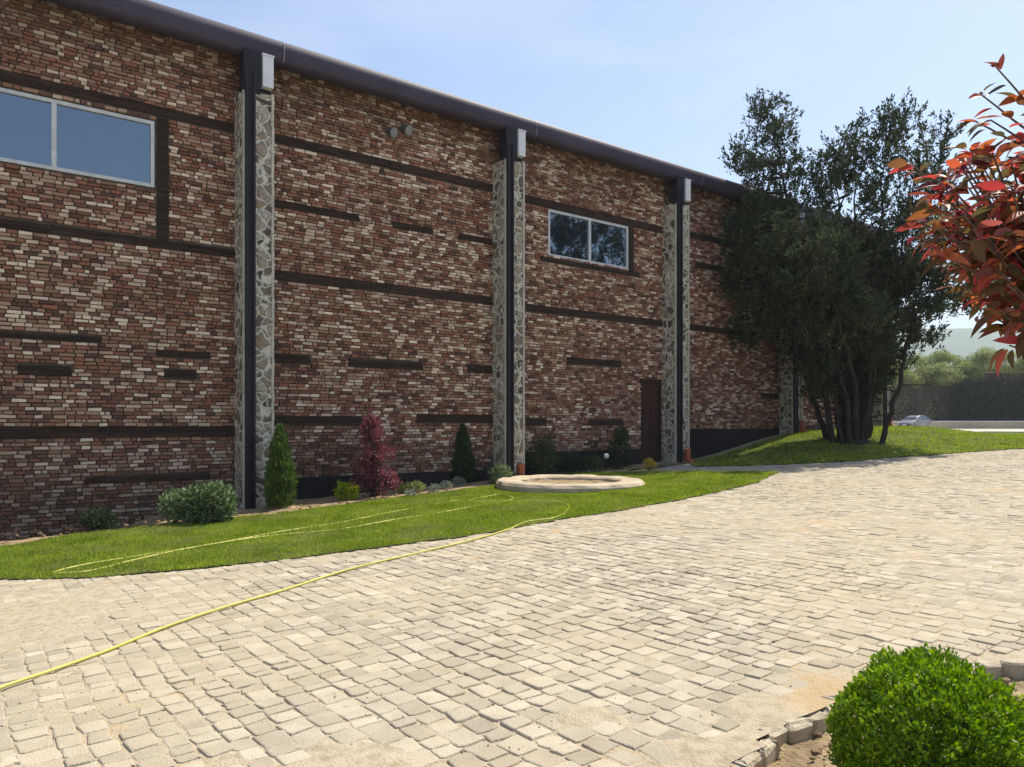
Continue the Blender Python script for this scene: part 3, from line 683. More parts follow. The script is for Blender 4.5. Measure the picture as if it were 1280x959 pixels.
mb = MB(); mb.tube(np.column_stack([sp, z]), .0118, 8)
HO = mb.build('garden_hose', M['hose'], smooth=True); setloc(HO, (float(sp[0, 0]), float(sp[0, 1]), 0))
tag(HO, 'long yellow garden hose running over the setts and looping on the lawn', 'garden hose')

# ------------------------------------------------------------------ plants
def wat(px, n, g=None):   # point under a photograph column at a wall distance
    s, _ = on_plane(px, 500, n); x, y = XY(s, n); return float(x), float(y)
def blob(n, c, r, up=.6, shell=.55, L=.06, W=.03, out=1.0, fold=.15):
    """leaves in an ellipsoid, denser near the surface"""
    v = RNG.normal(size=(n, 3)); v /= np.linalg.norm(v, axis=1)[:, None]
    rad = shell+(1-shell)*RNG.random(n)**.7; P = np.asarray(c)+v*rad[:, None]*np.asarray(r)
    D = v*out+RNG.normal(0, .5, (n, 3)); D[:, 2] += up
    l = L*RNG.uniform(.6, 1.3, n); return leafquads(P, D, l, l*W/L, fold)
def shrub(name, px, py, n, lobes, leaf, m, label, cat='shrub', stem='twig', group=None, at=None, h=.5, partname='foliage'):
    """lobes: (dx, dy, z, rx, ry, rz, leaves)"""
    x, y = at if at else gp(px, py); g = float(G(x, y))
    r = tag(empty(name, (x, y, g)), label, cat, group)
    Vs, Fs, o = [], [], 0
    for dx, dy, z, rx, ry, rz, k in lobes:
        V, Fa = blob(k, (dx, dy, z), (rx, ry, rz), L=leaf[0], W=leaf[1], shell=.35); Vs.append(V); Fs.append(Fa+o); o += len(V)
    mesh(partname, np.concatenate(Vs), np.concatenate(Fs), M[m], r)
    mb = MB()
    for dx, dy, z, rx, ry, rz, k in lobes:
        for q in range(3):
            a = random.uniform(0, 6.28); e = (dx+rx*.4*math.cos(a), dy+ry*.4*math.sin(a), z+rz*.3)
            mb.tube([(random.uniform(-.02, .02), random.uniform(-.02, .02), -.03), (e[0]*.5, e[1]*.5, e[2]*.45), e], [.012, .009, .004], 5)
    mb.build('stem', M[stem], r)
    return r
def columnar(name, px, py, h, w, label, at=None, m='thuja', n=5200, group=None):
    x, y = at if at else gp(px, py); g = float(G(x, y)); r = tag(empty(name, (x, y, g)), label, 'conifer', group)
    z = RNG.random(n)**1.15; a = RNG.uniform(0, 6.283, n)
    prof_ = np.interp(z, [0, .08, .3, .6, .85, 1], [.62, .9, 1, .72, .34, .03])*(1+.22*(vn(a*1.3+5, z*9, 3)-.5)*2)
    rad = w/2*prof_*(.45+.55*RNG.random(n)**.5)
    P = np.stack([rad*np.cos(a), rad*np.sin(a), .04+z*(h-.08)], 1)
    D = np.stack([np.cos(a)*.5, np.sin(a)*.5, np.ones(n)*1.1], 1)+RNG.normal(0, .25, (n, 3))
    l = RNG.uniform(.05, .10, n); V, Fa = leafquads(P, D, l, l*.4)
    mesh('foliage', V, Fa, M[m], r); mb = MB(); mb.tube([(0, 0, -.05), (0, 0, h*.5), (0, 0, h*.9)], [.025, .015, .004], 6); mb.build('trunk', M['bark'], r)
    return r
columnar('columnar_conifer', 350, 637, 1.47, .50, 'bright tipped columnar conifer beside the nearest stone pillar')
columnar('columnar_conifer', 578, 605, 1.30, .50, 'narrow dark columnar conifer between purple shrub and second pillar', m='dark')
# purple barberry: a loose spire of small clusters
x, y = wat(466, 13.1); PS = tag(empty('purple_shrub', (x, y, float(G(x, y)))), 'tall loose purple-red shrub standing in front of the wall', 'shrub')
Vs, Fs, o = [], [], 0; mb = MB()
for k in range(46):
    t = random.random(); z = .15+1.35*t; w = .46*(1-t)**.7+.06; a = random.uniform(0, 6.28); q = random.uniform(.2, 1)*w
    c = (q*math.cos(a)+.04*(1-t), q*math.sin(a), z); V, Fa = blob(85, c, (.12, .12, .15), up=.8, shell=.1, L=.05, W=.03); Vs.append(V); Fs.append(Fa+o); o += len(V)
    mb.tube([(0, 0, -.03), (c[0]*.4, c[1]*.4, z*.55), c], [.010, .007, .003], 5)
mesh('foliage', np.concatenate(Vs), np.concatenate(Fs), M['purple'], PS); mb.build('stem', M['bark'], PS)
shrub('leafy_shrub', 245, 655, 0, [(-.28, 0, .28, .28, .25, .24, 700), (0, .02, .34, .26, .26, .26, 700), (.30, 0, .38, .28, .26, .26, 800), (.12, -.05, .18, .38, .28, .2, 800), (.4, .02, .2, .2, .2, .18, 400)], (.07, .045), 'rose', 'broad leafy green shrub left of the nearest stone pillar')
shrub('small_shrub', 122, 664, 0, [(0, 0, .18, .22, .2, .17, 800), (.1, .05, .1, .2, .2, .12, 400)], (.05, .032), 'dark', 'small dark round shrub at the foot of the leftmost wall bay')
shrub('lime_shrub', 433, 627, 0, [(-.08, 0, .2, .12, .12, .15, 160), (.1, 0, .18, .12, .12, .14, 160), (0, 0, .12, .16, .14, .1, 130)], (.075, .038), 'lime', 'small bright yellow-green shrub in the soil left of the purple shrub')
shrub('low_shrub', 0, 0, 0, [(-.1, 0, .12, .18, .14, .1, 300), (.1, 0, .14, .16, .14, .1, 300)], (.05, .03), 'hedge', 'low spreading green plant just right of the purple shrub', at=wat(515, 13.1))
shrub('round_bush', 0, 0, 0, [(0, 0, .22, .27, .25, .22, 1200)], (.045, .03), 'rose', 'round dull green bush at the foot of the second pillar', at=wat(625, 13.1))
for px, py, k, lb in ((513, 622, .75, 'tiny grey-green plant, leftmost and nearest the grass in the bed'), (543, 616, .9, 'small grey-leaved plant, middle of the row in the bed'), (558, 613, 1.0, 'small grey-leaved plant just left of the palest one'), (573, 609, 1.2, 'pale grey-leaved plant in front of the dark columnar conifer')):
    shrub('grey_plant', px, py, 0, [(0, 0, .09*k, .12*k, .12*k, .09*k, 220)], (.05, .018), 'silver', lb, 'plant', group='small grey plants in the wall bed')
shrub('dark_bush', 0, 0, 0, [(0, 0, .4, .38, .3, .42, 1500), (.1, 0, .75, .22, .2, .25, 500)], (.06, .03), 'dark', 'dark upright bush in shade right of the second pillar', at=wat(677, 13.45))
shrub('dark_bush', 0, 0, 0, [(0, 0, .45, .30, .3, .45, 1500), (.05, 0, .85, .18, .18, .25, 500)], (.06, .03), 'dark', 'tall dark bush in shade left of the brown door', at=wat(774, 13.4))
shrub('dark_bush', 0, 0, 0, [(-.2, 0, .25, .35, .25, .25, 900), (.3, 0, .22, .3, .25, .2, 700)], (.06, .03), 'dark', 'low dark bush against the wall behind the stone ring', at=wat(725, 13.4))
shrub('yellow_plant', 0, 0, 0, [(0, 0, .16, .12, .12, .12, 200), (.1, .0, .1, .1, .1, .08, 120)], (.06, .03), 'yellow', 'small yellow-leaved plant in front of the brown door', 'plant', at=wat(811, 12.75))
shrub('yellow_plant', 0, 0, 0, [(0, 0, .08, .16, .12, .06, 200)], (.06, .02), 'silver', 'low pale plant beside the foot of the third pillar', 'plant', at=wat(830, 12.9))
# globe lamp
x, y = wat(758, 13.0); g = float(G(x, y)); GL = tag(empty('garden_globe_lamp', (x, y, g)), 'small white globe lamp on a short post by the dark bushes', 'garden lamp')
mb = MB(); mb.tube([(0, 0, 0), (0, 0, .36)], .02, 8); mb.lathe([(.0, 0), (.06, 0), (.06, .02), (.02, .03)], (0, 0, 0), 16); mb.build('post', M['steel'], GL)
mb = MB(); mb.lathe([(max(.001, .062*math.sin(a)), .41-.062*math.cos(a)) for a in np.linspace(0, math.pi, 12)], (0, 0, 0), 20); mb.build('globe', M['white'], GL, smooth=True)

# boxwood ball, close to the camera
def boxball():
    t = 2.95; u = (1165-HX)/F; cx, cy = u*t, t; g = float(G(cx, cy))-.11
    r = tag(empty('boxwood_ball', (cx, cy, g)), 'round clipped bright green box bush in the front bed', 'bush')
    ztop = H+(HY-826)/F*t-g; a, c = .352, ztop*.56; zc = ztop-c
    n = 36000; v = RNG.normal(size=(n, 3)); v /= np.linalg.norm(v, axis=1)[:, None]
    ph = np.arctan2(v[:, 1], v[:, 0])
    lump = 1+.045*(fbm(v[:, 0]*4+9, v[:, 2]*4+v[:, 1]*4+9, 51)-.47)*2+.13*(vn(v[:, 0]*12+30, v[:, 2]*11+v[:, 1]*9+30, 52)-.5)*2
    rad = lump*np.where(RNG.random(n) < .72, 1-.10*RNG.random(n), .5+.4*RNG.random(n))
    # squarer than a sphere: flat-topped cushion
    sq = 1/np.maximum((np.abs(v[:, 2])**2.25+np.hypot(v[:, 0], v[:, 1])**2.25)**(1/2.25), .5)
    P = v*(rad*sq)[:, None]*np.array([a, a, c])+np.array([0, 0, zc])
    keep = P[:, 2] > .03; P, v = P[keep], v[keep]; n = len(P)
    D = v*.7+RNG.normal(0, .55, (n, 3)); D[:, 2] += .55
    D /= np.linalg.norm(D, axis=1)[:, None]; q = v+RNG.normal(0, .6, (n, 3))
    S = np.cross(D, q); S /= np.linalg.norm(S, axis=1)[:, None]; N_ = np.cross(S, D)
    L = RNG.uniform(.012, .026, n)[:, None]; W = L*RNG.uniform(.48, .65, (n, 1))
    V = np.stack([P, P+.3*L*D+.42*W*S+.12*W*N_, P+.7*L*D+.45*W*S+.14*W*N_, P+L*D-.05*L*N_, P+.7*L*D-.45*W*S+.14*W*N_, P+.3*L*D-.42*W*S+.12*W*N_], 1).reshape(-1, 3)
    b = (np.arange(n)*6)[:, None, None]; Fa = (np.array([[0, 1, 2, 3], [0, 3, 4, 5]])[None]+b).reshape(-1, 4)
    mesh('foliage', V, Fa, M['box'], r, smooth=True)
    mb = MB()
    for k in range(60):
        w = np.array([random.gauss(0, 1), random.gauss(0, 1), abs(random.gauss(0, 1))+.2]); w /= np.linalg.norm(w)
        e = w*np.array([a, a, c])*.8+np.array([0, 0, zc]); mb.tube([(0, 0, -.05), (e[0]*.35, e[1]*.35, e[2]*.5), e], [.012, .006, .002], 5)
    mb.build('stem', M['twig'], r)
boxball()

# ------------------------------------------------------------------ big dark conifer
def conifer(name, base, t0, label, fx=1.0):
    """crown lobes are given where they stand in the photograph, at depth t0"""
    gx, gy = base; g = float(G(gx, gy)); r = tag(empty(name, (gx, gy, g)), label, 'tree')
    def P3(px, py, dy): t = t0+dy; return np.array([(px-HX)/F*t-gx, t-gy, H+(HY-py)/F*t-g])
    k = t0/F
    lob = [(966, 135, 15, 30, 0, 9), (958, 168, 26, 34, .1, 16), (932, 192, 20, 20, -.4, 9), (925, 200, 14, 12, .2, 4), (985, 205, 18, 40, .3, 12), (965, 225, 32, 34, 0, 16), (938, 245, 25, 20, .6, 8), (945, 280, 38, 34, -.4, 20), (990, 275, 36, 40, .5, 20),
           (1045, 185, 18, 38, -.2, 13), (1062, 170, 10, 26, .5, 5), (1038, 215, 24, 34, .3, 14), (1075, 205, 22, 30, .1, 10), (1062, 250, 38, 34, -.3, 18),
           (1108, 158, 18, 30, .2, 11), (1130, 150, 14, 24, -.3, 6), (1098, 200, 22, 34, -.3, 12), (1140, 188, 20, 34, 0, 11), (1165, 195, 18, 34, .4, 9), (1184, 172, 9, 30, .6, 5), (1172, 230, 22, 30, -.2, 10), (1120, 240, 38, 40, .3, 20),
           (960, 330, 48, 42, 0, 34), (1020, 320, 50, 45, -.9, 34), (1085, 310, 50, 45, .8, 34), (1140, 300, 42, 45, -.3, 28), (1180, 290, 25, 35, .4, 10), (985, 385, 38, 40, .3, 24), (1045, 385, 50, 45, -.5, 32), (1105, 370, 42, 42, .4, 26), (1155, 345, 35, 28, 0, 16), (1190, 372, 26, 16, .2, 8), (1150, 385, 26, 14, -.3, 6),
           (1010, 430, 26, 34, .2, 12), (1050, 440, 38, 40, 0, 20), (1092, 425, 24, 34, -.3, 14), (1120, 400, 22, 20, .2, 8), (1026, 466, 22, 26, -.3, 13), (1066, 474, 32, 28, .1, 18), (1098, 452, 16, 26, .4, 9), (1150, 415, 20, 14, .2, 4), (1128, 440, 14, 20, .3, 4), (940, 400, 22, 26, .2, 10), (925, 350, 20, 30, -.2, 10)]
    Vs, Fs, o = [], [], 0; tips = []
    for px, py, rx, ry, dy, ntuft in lob:
        c = P3(px, py, dy*1.6); rr = np.array([rx*k, rx*k*1.25, ry*k])
        m = int(ntuft*(5.2 if py < 262 else 8 if py < 310 else 9 if px < 990 else 13))
        v = RNG.normal(size=(m, 3)); v /= np.linalg.norm(v, axis=1)[:, None]; v *= (.15+.85*RNG.random(m)**.5)[:, None]
        nsub = max(4, int(ntuft*.55)); sc_ = RNG.normal(size=(nsub, 3)); sc_ /= np.linalg.norm(sc_, axis=1)[:, None]; sc_ *= (.35+.65*RNG.random(nsub)**.5)[:, None]
        pick = RNG.integers(0, nsub, m); clump = sc_[pick]*rr*np.array([1, 1, .9])+np.clip(RNG.normal(0, .16, (m, 3)), -.32, .32)
        T = c+np.where((RNG.random(m) < .72)[:, None], clump, v*rr)-np.array([0, 0, .22])   # tuft bases, most of them gathered in clumps
        dv = v*np.array([.8, .8, .4])+RNG.normal(0, .25, (m, 3)); dv[:, 2] += .75; dv /= np.linalg.norm(dv, axis=1)[:, None]
        ln = RNG.uniform(.22, .52, m)
        q = 22; tt = RNG.random((m, q)); P = T[:, None]+dv[:, None]*(tt*ln[:, None])[..., None]+RNG.normal(0, .035, (m, q, 3))*(1.4-tt)[..., None]
        D = dv[:, None]+RNG.normal(0, .55, (m, q, 3)); P = P.reshape(-1, 3); D = D.reshape(-1, 3)
        l = RNG.uniform(.07, .15, len(P)); V, Fa = leafquads(P, D, l, l*.38); Vs.append(V); Fs.append(Fa+o); o += len(V)
        tips.append((c, rr, v))
    mesh('crown', np.concatenate(Vs), np.concatenate(Fs), M['conifer'], r)
    # stems
    mb = MB(); bx_ = []
    tops = [(1010, 400, 1.2), (1035, 300, -1.2), (1095, 330, -1.0), (1060, 300, 0), (1078, 280, 1.0), (990, 330, -.2), (1050, 360, 1.3), (966, 150, 0), (945, 300, -.5), (1000, 260, .4), (1045, 200, -.2), (1070, 190, .5), (1108, 180, .2), (1150, 190, -.1), (1170, 300, .5), (1120, 300, -.6), (1020, 350, -.8), (1085, 340, .9), (1183, 170, .6)]
    for i, (px, py, dy) in enumerate(tops):
        e = P3(px, py, dy*1.6); a = random.uniform(0, 6.28); b0_ = np.array([.16*math.cos(a)+(px-1062)*.0052, .45*math.sin(a), -.15])
        mid = b0_*.6+e*.40; mid[:2] = b0_[:2]*1.3+(e[:2]-b0_[:2])*random.uniform(.12, .30); mid[2] = e[2]*.33
        m2 = b0_*.2+e*.8; m2[:2] = e[:2]*.75; m2[2] = e[2]*.68
        P = smooth3([b0_, mid, m2, e]); R_ = np.linspace(random.uniform(.055, .105), .010, len(P)); P[1:-1] += RNG.normal(0, .03, (len(P)-2, 3))
        mb.tube(P, R_, 8); bx_.append(P)
    mb.tube([(0, 0, -.2), (0, 0, .02), (.02, 0, .16)], [.62, .50, .25], 12)
    for c, rr, v in tips:
        for q in range(4):
            e = c+v[q]*rr*.8; ps = bx_[random.randrange(len(bx_))]
            best = min(((np.linalg.norm(p-e)+.8*max(0, p[2]-e[2]+.3), j, w) for w, ps in enumerate(bx_) for j, p in enumerate(ps)), key=lambda z: z[0])
            p0 = bx_[best[2]][best[1]]; mid = (p0+e)/2+np.array([0, 0, -.08*np.linalg.norm(e-p0)])+RNG.normal(0, .05, 3)
            mb.tube([p0, mid, e], [.035, .022, .006], 5, cap=False)
    # bare low twigs
    for q in range(150):
        w = bx_[random.randrange(len(bx_))]; j = random.randrange(2, max(3, len(w)//2)); p0 = w[j]; a = random.uniform(0, 6.28); l = random.uniform(.4, 1.1)
        e = p0+np.array([math.cos(a)*l, math.sin(a)*l, random.uniform(-.2, .5)]); mb.tube([p0, (p0+e)/2+RNG.normal(0, .06, 3), e], [.02, .012, .004], 4, cap=False)
    mb.build('trunk', M['bark'], r, smooth=True)
    return r
def smooth3(P, k=7):
    P = [np.asarray(p, float) for p in P]; Q = [2*P[0]-P[1]]+P+[2*P[-1]-P[-2]]; out = []
    for i in range(1, len(Q)-2):
        for t in np.linspace(0, 1, k, endpoint=False):
            a, b, c, d = Q[i-1:i+3]; out.append(.5*((2*b)+(-a+c)*t+(2*a-5*b+4*c-d)*t*t+(-a+3*b-3*c+d)*t**3))
    out.append(P[-1]); return np.array(out)
TB = (.447*21.5, 21.5)
TREE = conifer('big_conifer', TB, 21.5, 'big dark many-stemmed conifer on the grass mound at the end of the wall')
t2 = TREE.copy(); COL.objects.link(t2); t2.name = 'yard_conifer'; t2.location = (19.5, 14.8, float(G(19.5, 14.8))); t2.rotation_euler = (0, 0, 2.1); t2.scale = (1.25, 1.25, 1.3)
t2['label'] = 'tall conifer across the yard, seen mirrored in the smaller dark window'
for ch in list(TREE.children):
    c = ch.copy(); COL.objects.link(c); c.parent = t2

# ------------------------------------------------------------------ red-leaved tree, close on the right
def redtree():
    bx_, by_ = 2.75, 2.55; g = float(G(bx_, by_))-.1
    r = tag(empty('red_leaf_tree', (bx_, by_, g)), 'small tree with red and orange leaves leaning in from the right', 'tree')
    def P3(px, py, t): return np.array([(px-HX)/F*t-bx_, t-by_, H+(HY-py)/F*t-g])
    fork = np.array([-.05, 0, 1.25]); hub = P3(1420, 330, 2.5)
    tw = []
    explicit = [(1245, 84, 2.35), (1226, 118, 2.35), (1216, 150, 2.4), (1238, 150, 2.3), (1268, 120, 2.4), (1212, 186, 2.4), (1240, 190, 2.35), (1265, 175, 2.4), (1140, 205, 2.35), (1148, 218, 2.45), (1136, 262, 2.4), (1152, 278, 2.35), (1150, 296, 2.4), (1186, 232, 2.35), (1180, 262, 2.45), (1205, 285, 2.35), (1168, 244, 2.5),
                (1228, 392, 2.35), (1246, 405, 2.4), (1262, 432, 2.2), (1275, 425, 2.15), (1238, 375, 2.45), (1262, 388, 2.4), (1200, 318, 2.5), (1215, 345, 2.45), (1240, 350, 2.4)]
    for e in explicit: tw.append((P3(*e), 4 if e[1] > 160 else 3))
    rs = random.Random(5)
    for k in range(640):
        a = rs.uniform(0, 6.283); q = rs.random()**.5; px, py = 1362+q*205*math.cos(a), 270+q*150*math.sin(a)
        if px < 1215 and rs.random() < .35: continue
        if py < 190 and px < 1290-(py-150)*.5: continue
        tw.append((P3(px, py, 2.5+rs.uniform(-.42, .45)), 5))
    mb = MB(); LP, LD, LS = [], [], []
    mb.tube(smooth3([(0, 0, -.1), (.02, .01, .6), fork]), np.linspace(.045, .03, 15), 8)
    limbs = [smooth3([fork, (fork+hub)/2+np.array([.05, 0, .05]), hub]), smooth3([fork, fork+np.array([-.1, -.05, .45]), P3(1380, 180, 2.5)]), smooth3([fork, fork+np.array([-.3, .1, .2]), P3(1300, 300, 2.6)]), smooth3([fork, fork+np.array([.1, .1, .4]), P3(1480, 220, 2.6)])]
    for l in limbs: mb.tube(l, np.linspace(.026, .008, len(l)), 7)
    allp = np.concatenate(limbs)
    for e, nl in tw:
        d = np.linalg.norm(allp-e, axis=1)+.5*np.maximum(0, allp[:, 2]-e[2]); p0 = allp[np.argmin(d)]
        mid = (p0+e)/2+np.array([0, 0, -.12*np.linalg.norm(e-p0)]); pts = smooth3([p0, mid, e], 4); mb.tube(pts, np.linspace(.0065, .0024, len(pts)), 5, cap=False)
        dirn = pts[-1]-pts[-2]; dirn /= np.linalg.norm(dirn)
        for q in range(nl+3):
            b = pts[-1]-dirn*.012*q if q < nl else pts[max(0, len(pts)-2-(q % 4))]
            a = random.uniform(0, 6.28); o = np.array([math.cos(a), math.sin(a), random.uniform(-.75, .25)])
            D = dirn*.7+o*.9; LP.append(b); LD.append(D/np.linalg.norm(D)); LS.append(random.uniform(.04, .085))
    mb.build('trunk', M['twig'], r, smooth=True)
    P = np.array(LP); D = np.array(LD); L = np.array(LS)[:, None]; n = len(P); print('red leaves', n)
    q = RNG.normal(0, .5, (n, 3)); q[:, 2] += 1.0; S = np.cross(D, q); S /= np.linalg.norm(S, axis=1)[:, None]; N_ = np.cross(S, D); N_ *= np.sign(N_[:, 2:3]+1e-6)
    W = L*RNG.uniform(.34, .44, (n, 1)); ws = [0.04, .62, .95, 1, .82, .48, .02]; ts = [0, .14, .3, .48, .66, .84, 1]
    bend = RNG.uniform(-.05, .62, (n, 1)); pet = .012
    rows = []
    for w, t in zip(ws, ts):
        c = P+D*(pet+L*t)-N_*L*bend*t*t; fold = .42*w*W*.5
        rows += [c+S*W*.5*w+N_*fold, c, c-S*W*.5*w+N_*fold]
    V = np.stack(rows, 1).reshape(-1, 3); b = (np.arange(n)*21)[:, None, None]
    Fq = np.array([f for k in range(6) for f in ((k*3, k*3+1, k*3+4, k*3+3), (k*3+1, k*3+2, k*3+5, k*3+4))])[None]
    mesh('foliage', V, (Fq+b).reshape(-1, 4), M['red'], r, smooth=True)
redtree()

# ------------------------------------------------------------------ the far side of the yard
FW_Y = 92.0
FW = tag(empty('yard_wall', (58, FW_Y, 1.0)), 'tall dull brown boundary wall at the far end of the yard', 'wall')
mb = MB(); mb.box((0, 0, 3.35), (58, .4, 6.8)); mb.build('wall_face', M['farwall'], FW)
mb = MB(); mb.box((0, -.02, 6.83), (58.2, .62, .15)); mb.build('coping', M['ring'], FW)
mb = MB()
for k in range(15): mb.box((-28+k*4, -.28, 3.3), (.45, .17, 6.5))
mb.build('piers', M['farwall'], FW)
LW = tag(empty('low_wall', (58, 88, 1.0)), 'low white kerb wall along the far road', 'low wall')
mb = MB(); mb.box((0, 0, .42), (60, .3, .84)); mb.build('low_wall_face', M['ring'], LW); mb = MB(); mb.box((0, -.01, .895), (60, .42, .1)); mb.build('cap', M['white'], LW)
hz = [(px_, tp_*1.06, w_*1.3) for px_, tp_, w_ in [(1108, 6.4, 1.2), (1122, 8.0, 1.6), (1141, 7.0, 1.5), (1158, 8.3, 1.4), (1174, 7.2, 1.7), (1190, 8.9, 1.5), (1207, 7.4, 1.6), (1222, 8.0, 1.8), (1238, 9.1, 1.6), (1252, 7.4, 1.5), (1268, 8.6, 1.8), (1284, 8.0, 1.7), (1302, 8.8, 1.8)]]
words = ['low shrub touching the big conifer, leftmost above the yard wall', 'second shrub from the left above the yard wall, taller than its left neighbour', 'shrub straight above the parked silver car', 'tall thin shrub just right of the silver car', 'broad shrub between two taller ones above the yard wall', 'tall spiky shrub above the middle of the yard wall', 'rounded shrub right of the tall spiky one', 'wide yellowish shrub above the yard wall', 'tallest shrub above the yard wall', 'low shrub just right of the tallest one', 'dense shrub under the drooping red leaves', 'shrub cut by the right edge of the photo', 'shrub just outside the right edge']
for i, (px, top, w) in enumerate(hz):
    y = FW_Y-.9 if i % 2 == 0 else FW_Y+1.3; x = (px-HX)/F*y
    r = tag(empty('yard_shrub', (x, y, 1.0)), words[i], 'shrub', 'shrubs growing at the far yard wall')
    Vs, Fs, o = [], [], 0
    for k in range(9):
        z = top*random.uniform(.72, .96); V, Fa = blob(400, (random.uniform(-w, w)*.8, random.uniform(-.5, .5), z), (w*.5, w*.5, random.uniform(.5, .9)), up=.7, shell=.1, L=.20, W=.12); Vs.append(V); Fs.append(Fa+o); o += len(V)
    for k in range(4):
        V, Fa = blob(60, (random.uniform(-w, w)*.9, -.1, top*random.uniform(.1, .5)), (w*.5, .4, 1.1), up=.3, shell=.1, L=.2, W=.12); Vs.append(V); Fs.append(Fa+o); o += len(V)
    mesh('foliage', np.concatenate(Vs), np.concatenate(Fs), M['hedge'] , r)
    mb = MB()
    for k in range(6):
        e = (random.uniform(-w, w), random.uniform(-.3, .3), top*random.uniform(.75, .98)); mb.tube([(random.uniform(-.3, .3), 0, -.1), (e[0]*.4, e[1], e[2]*.5), e], [.09, .06, .02], 5)
    mb.build('stem', M['bark'], r)
# dark shrubs in front of the wall
for i, (px, w, lb) in enumerate(((1207, 1.8, 'dark shrub against the yard wall, left of the darkest one'), (1232, 2.6, 'broad darkest shrub against the yard wall'), (1262, 3.0, 'dark shrub against the yard wall near the right edge'), (1295, 3.0, 'dark shrub against the wall past the right edge'))):
    y = 90.2; x = (px-HX)/F*y; r = tag(empty('ivy_shrub', (x, y, 1.0)), lb, 'shrub', 'dark shrubs before the yard wall')
    V, Fa = blob(2300, (0, 0, 2.9), (w*1.0, .7, 3.2), up=.2, shell=.3, L=.28, W=.2); mesh('foliage', V, Fa, M['ivy'], r)
    mb = MB(); mb.tube([(0, 0, -.1), (.1, 0, 2), (0, 0, 4)], [.12, .08, .03], 6); mb.build('stem', M['bark'], r)
# thin pole
x, y = .487*30, 30.0; g = float(G(x, y)); x = (1103.5-HX)/F*30
PO = tag(empty('thin_pole', (x, y, g)), 'thin pale pole beside the right edge of the conifer trunks', 'pole')
mb = MB(); mb.tube([(0, 0, -.2), (0, 0, 3.9)], .045, 8); mb.build('shaft', M['frame'], PO); mb = MB(); mb.tube([(0, 0, 3.9), (0, 0, 3.98)], [.07, .03], 8); mb.build('cap', M['frame'], PO)
# terracotta pots / bollard by the pole
x, y = (1108-HX)/F*28, 28.0; g = float(G(x, y))
CP = tag(empty('clay_drain_bend', (x, y, g)), 'orange clay pipe bend standing at the end of the mound', 'pipe')
mb = MB(); A = np.linspace(0, math.pi, 9); pts = [(-.12, 0, 0), (-.12, 0, .45)]+[(-.12*math.cos(a), 0, .5+.16*math.sin(a)) for a in A]+[(.12, 0, .4), (.12, 0, 0)]
mb.tube(pts, .075, 10); mb.build('bend', M['pvc'], CP, smooth=True)
mb = MB(); mb.box((0, 0, .04), (.6, .5, .1)); mb.build('footing', M['ring'], CP)

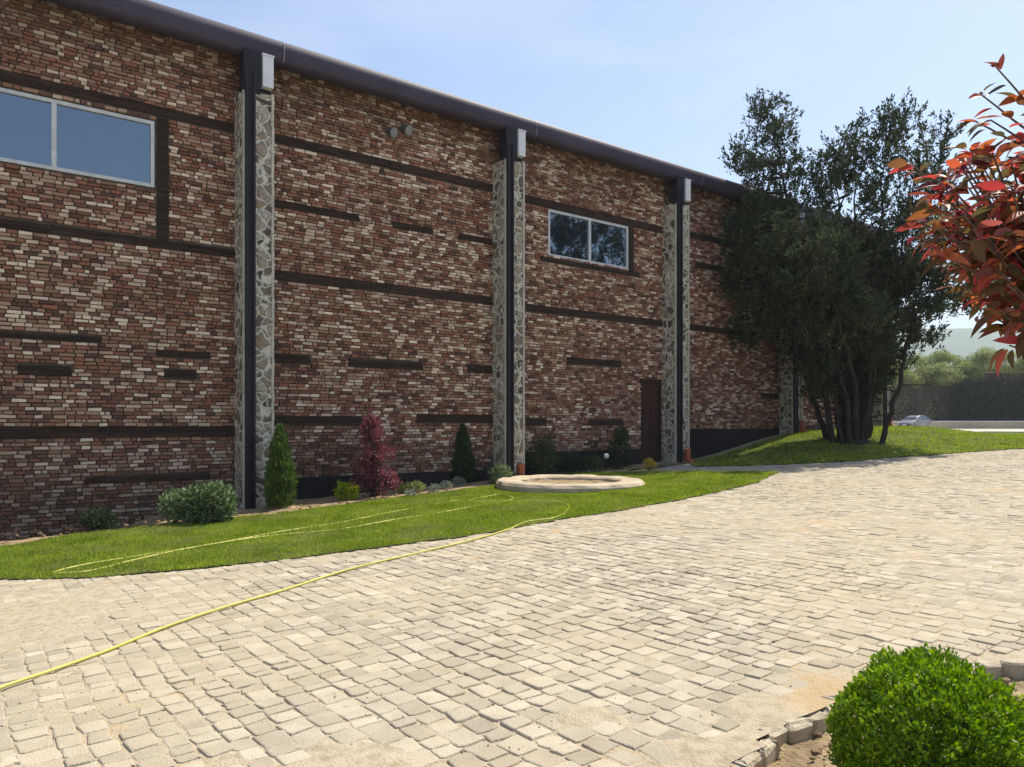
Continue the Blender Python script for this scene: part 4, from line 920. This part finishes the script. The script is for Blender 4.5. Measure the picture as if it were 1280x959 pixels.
# silver car at the far wall
def car():
    y = 82.0; x = (1143-HX)/F*y; r = tag(empty('parked_car', (x, y, 1.05), math.atan2(-.55, -.83)), 'silver hatchback parked by the far wall beyond the lawn', 'car')
    L, Wd = 3.9, 1.7
    st = [(-1.95, .42, .80, .80, .9), (-1.85, .32, .98, .98, .96), (-1.55, .25, 1.02, 1.34, 1), (-.9, .25, .98, 1.46, 1), (.0, .25, .96, 1.47, 1), (.55, .25, .95, 1.32, 1), (1.05, .25, .94, .97, 1), (1.6, .27, .80, .82, .97), (1.88, .34, .66, .67, .9), (1.95, .42, .55, .56, .82)]
    V = []; Fa = []
    for xx, zb, zs, zt, w in st:
        hw = Wd/2*w; tw_ = hw*(.76 if zt-zs > .15 else .97)
        V += [(xx, -hw*.92, zb), (xx, -hw, zb+.15), (xx, -hw, zs-.08), (xx, -hw*.97, zs), (xx, -tw_, zt-.04), (xx, -tw_*.8, zt), (xx, tw_*.8, zt), (xx, tw_, zt-.04), (xx, hw*.97, zs), (xx, hw, zs-.08), (xx, hw, zb+.15), (xx, hw*.92, zb)]
    for i in range(len(st)-1):
        for j in range(12): a, b = i*12+j, i*12+(j+1) % 12; Fa.append((a, b, b+12, a+12))
    Fa += [tuple(range(11, -1, -1)), tuple((len(st)-1)*12+j for j in range(12))]
    mb = MB(); mb.add(V, Fa); mb.build('body', M['silverpaint'], r, smooth=False)
    V = np.array(V).reshape(len(st), 12, 3); mb = MB()
    for sd in ((3, 4), (8, 7)):
        mb = MB()
        for i in (2, 3, 4): 
            a, b, c, d = V[i, sd[0]], V[i+1, sd[0]], V[i+1, sd[1]], V[i, sd[1]]; m = (a+b+c+d)/4; o = np.array([0, .012*np.sign(m[1]), 0]); q = [m+(p-m)*np.array([1.0, .9, .86])+o for p in (a, b, c, d)]; mb.add(q, [(0, 1, 2, 3)])
        mb.build('side_window', M['carglass'], r)
    mb = MB(); a, b, c, d = V[6, 3], V[6, 8], V[5, 7], V[5, 4]; m = (a+b+c+d)/4; q = [m+(p-m)*.9+np.array([.02, 0, .03]) for p in (a, b, c, d)]; mb.add(q, [(0, 1, 2, 3)]); mb.build('windscreen', M['carglass'], r)
    for sx in (-1.2, 1.22):
        for sy in (-1, 1):
            mb = MB(); mb.tube([(sx, sy*.62, .30), (sx, sy*.84, .30)], .30, 18); w = mb.build('wheel', M['rubber'], r)
            mb = MB(); mb.tube([(sx, sy*.842, .30), (sx, sy*.85, .30)], .19, 14); mb.build('rim', M['silverpaint'], w)
    for sy in (-1, 1):
        mb = MB(); mb.box((1.9, sy*.58, .60), (.12, .28, .12)); mb.build('headlight', M['lens'], r)
        mb = MB(); mb.box((.85, sy*.92, .98), (.12, .16, .12)); mb.build('wing_mirror', M['silverpaint'], r)
    mb = MB(); mb.box((1.965, 0, .42), (.03, .9, .16)); mb.build('grille', M['rubber'], r)
    mb = MB(); mb.box((1.985, 0, .44), (.02, .5, .11)); mb.build('number_plate', M['white'], r)
car()

# hills
def hz_(x, y, a, b):
    e = sstep(y, 900, 1300); ridge = 150+26*(fbm(x*.0016+3, 0*x+2, 61)-.45)+10*fbm(x*.006, 0*x, 62)
    return 0+ridge*e*(1-.15*sstep(y, 1400, 2300))+6*fbm(x*.01, y*.01, 63)*e
tag(grid('hills', np.linspace(-1400, 2800, 140), np.linspace(850, 2300, 40), hz_, M['hill'], conv=False), kind='structure')

# haze: pale air over the whole place
mb = MB(); mb.box((0, 0, 130), (7800, 7800, 270)); hz0 = mb.build('haze', None); tag(hz0, 'pale thin haze over the whole valley', 'haze', kind='stuff')
hm = bpy.data.materials.new('haze_air'); hm.use_nodes = True; t = hm.node_tree; t.nodes.remove(t.nodes['Principled BSDF'])
pv = t.nodes.new('ShaderNodeVolumePrincipled'); pv.inputs['Color'].default_value = (.90, .95, 1, 1); pv.inputs['Density'].default_value = .00045; pv.inputs['Anisotropy'].default_value = .1
t.links.new(pv.outputs[0], t.nodes['Material Output'].inputs['Volume']); hz0.data.materials.append(hm)
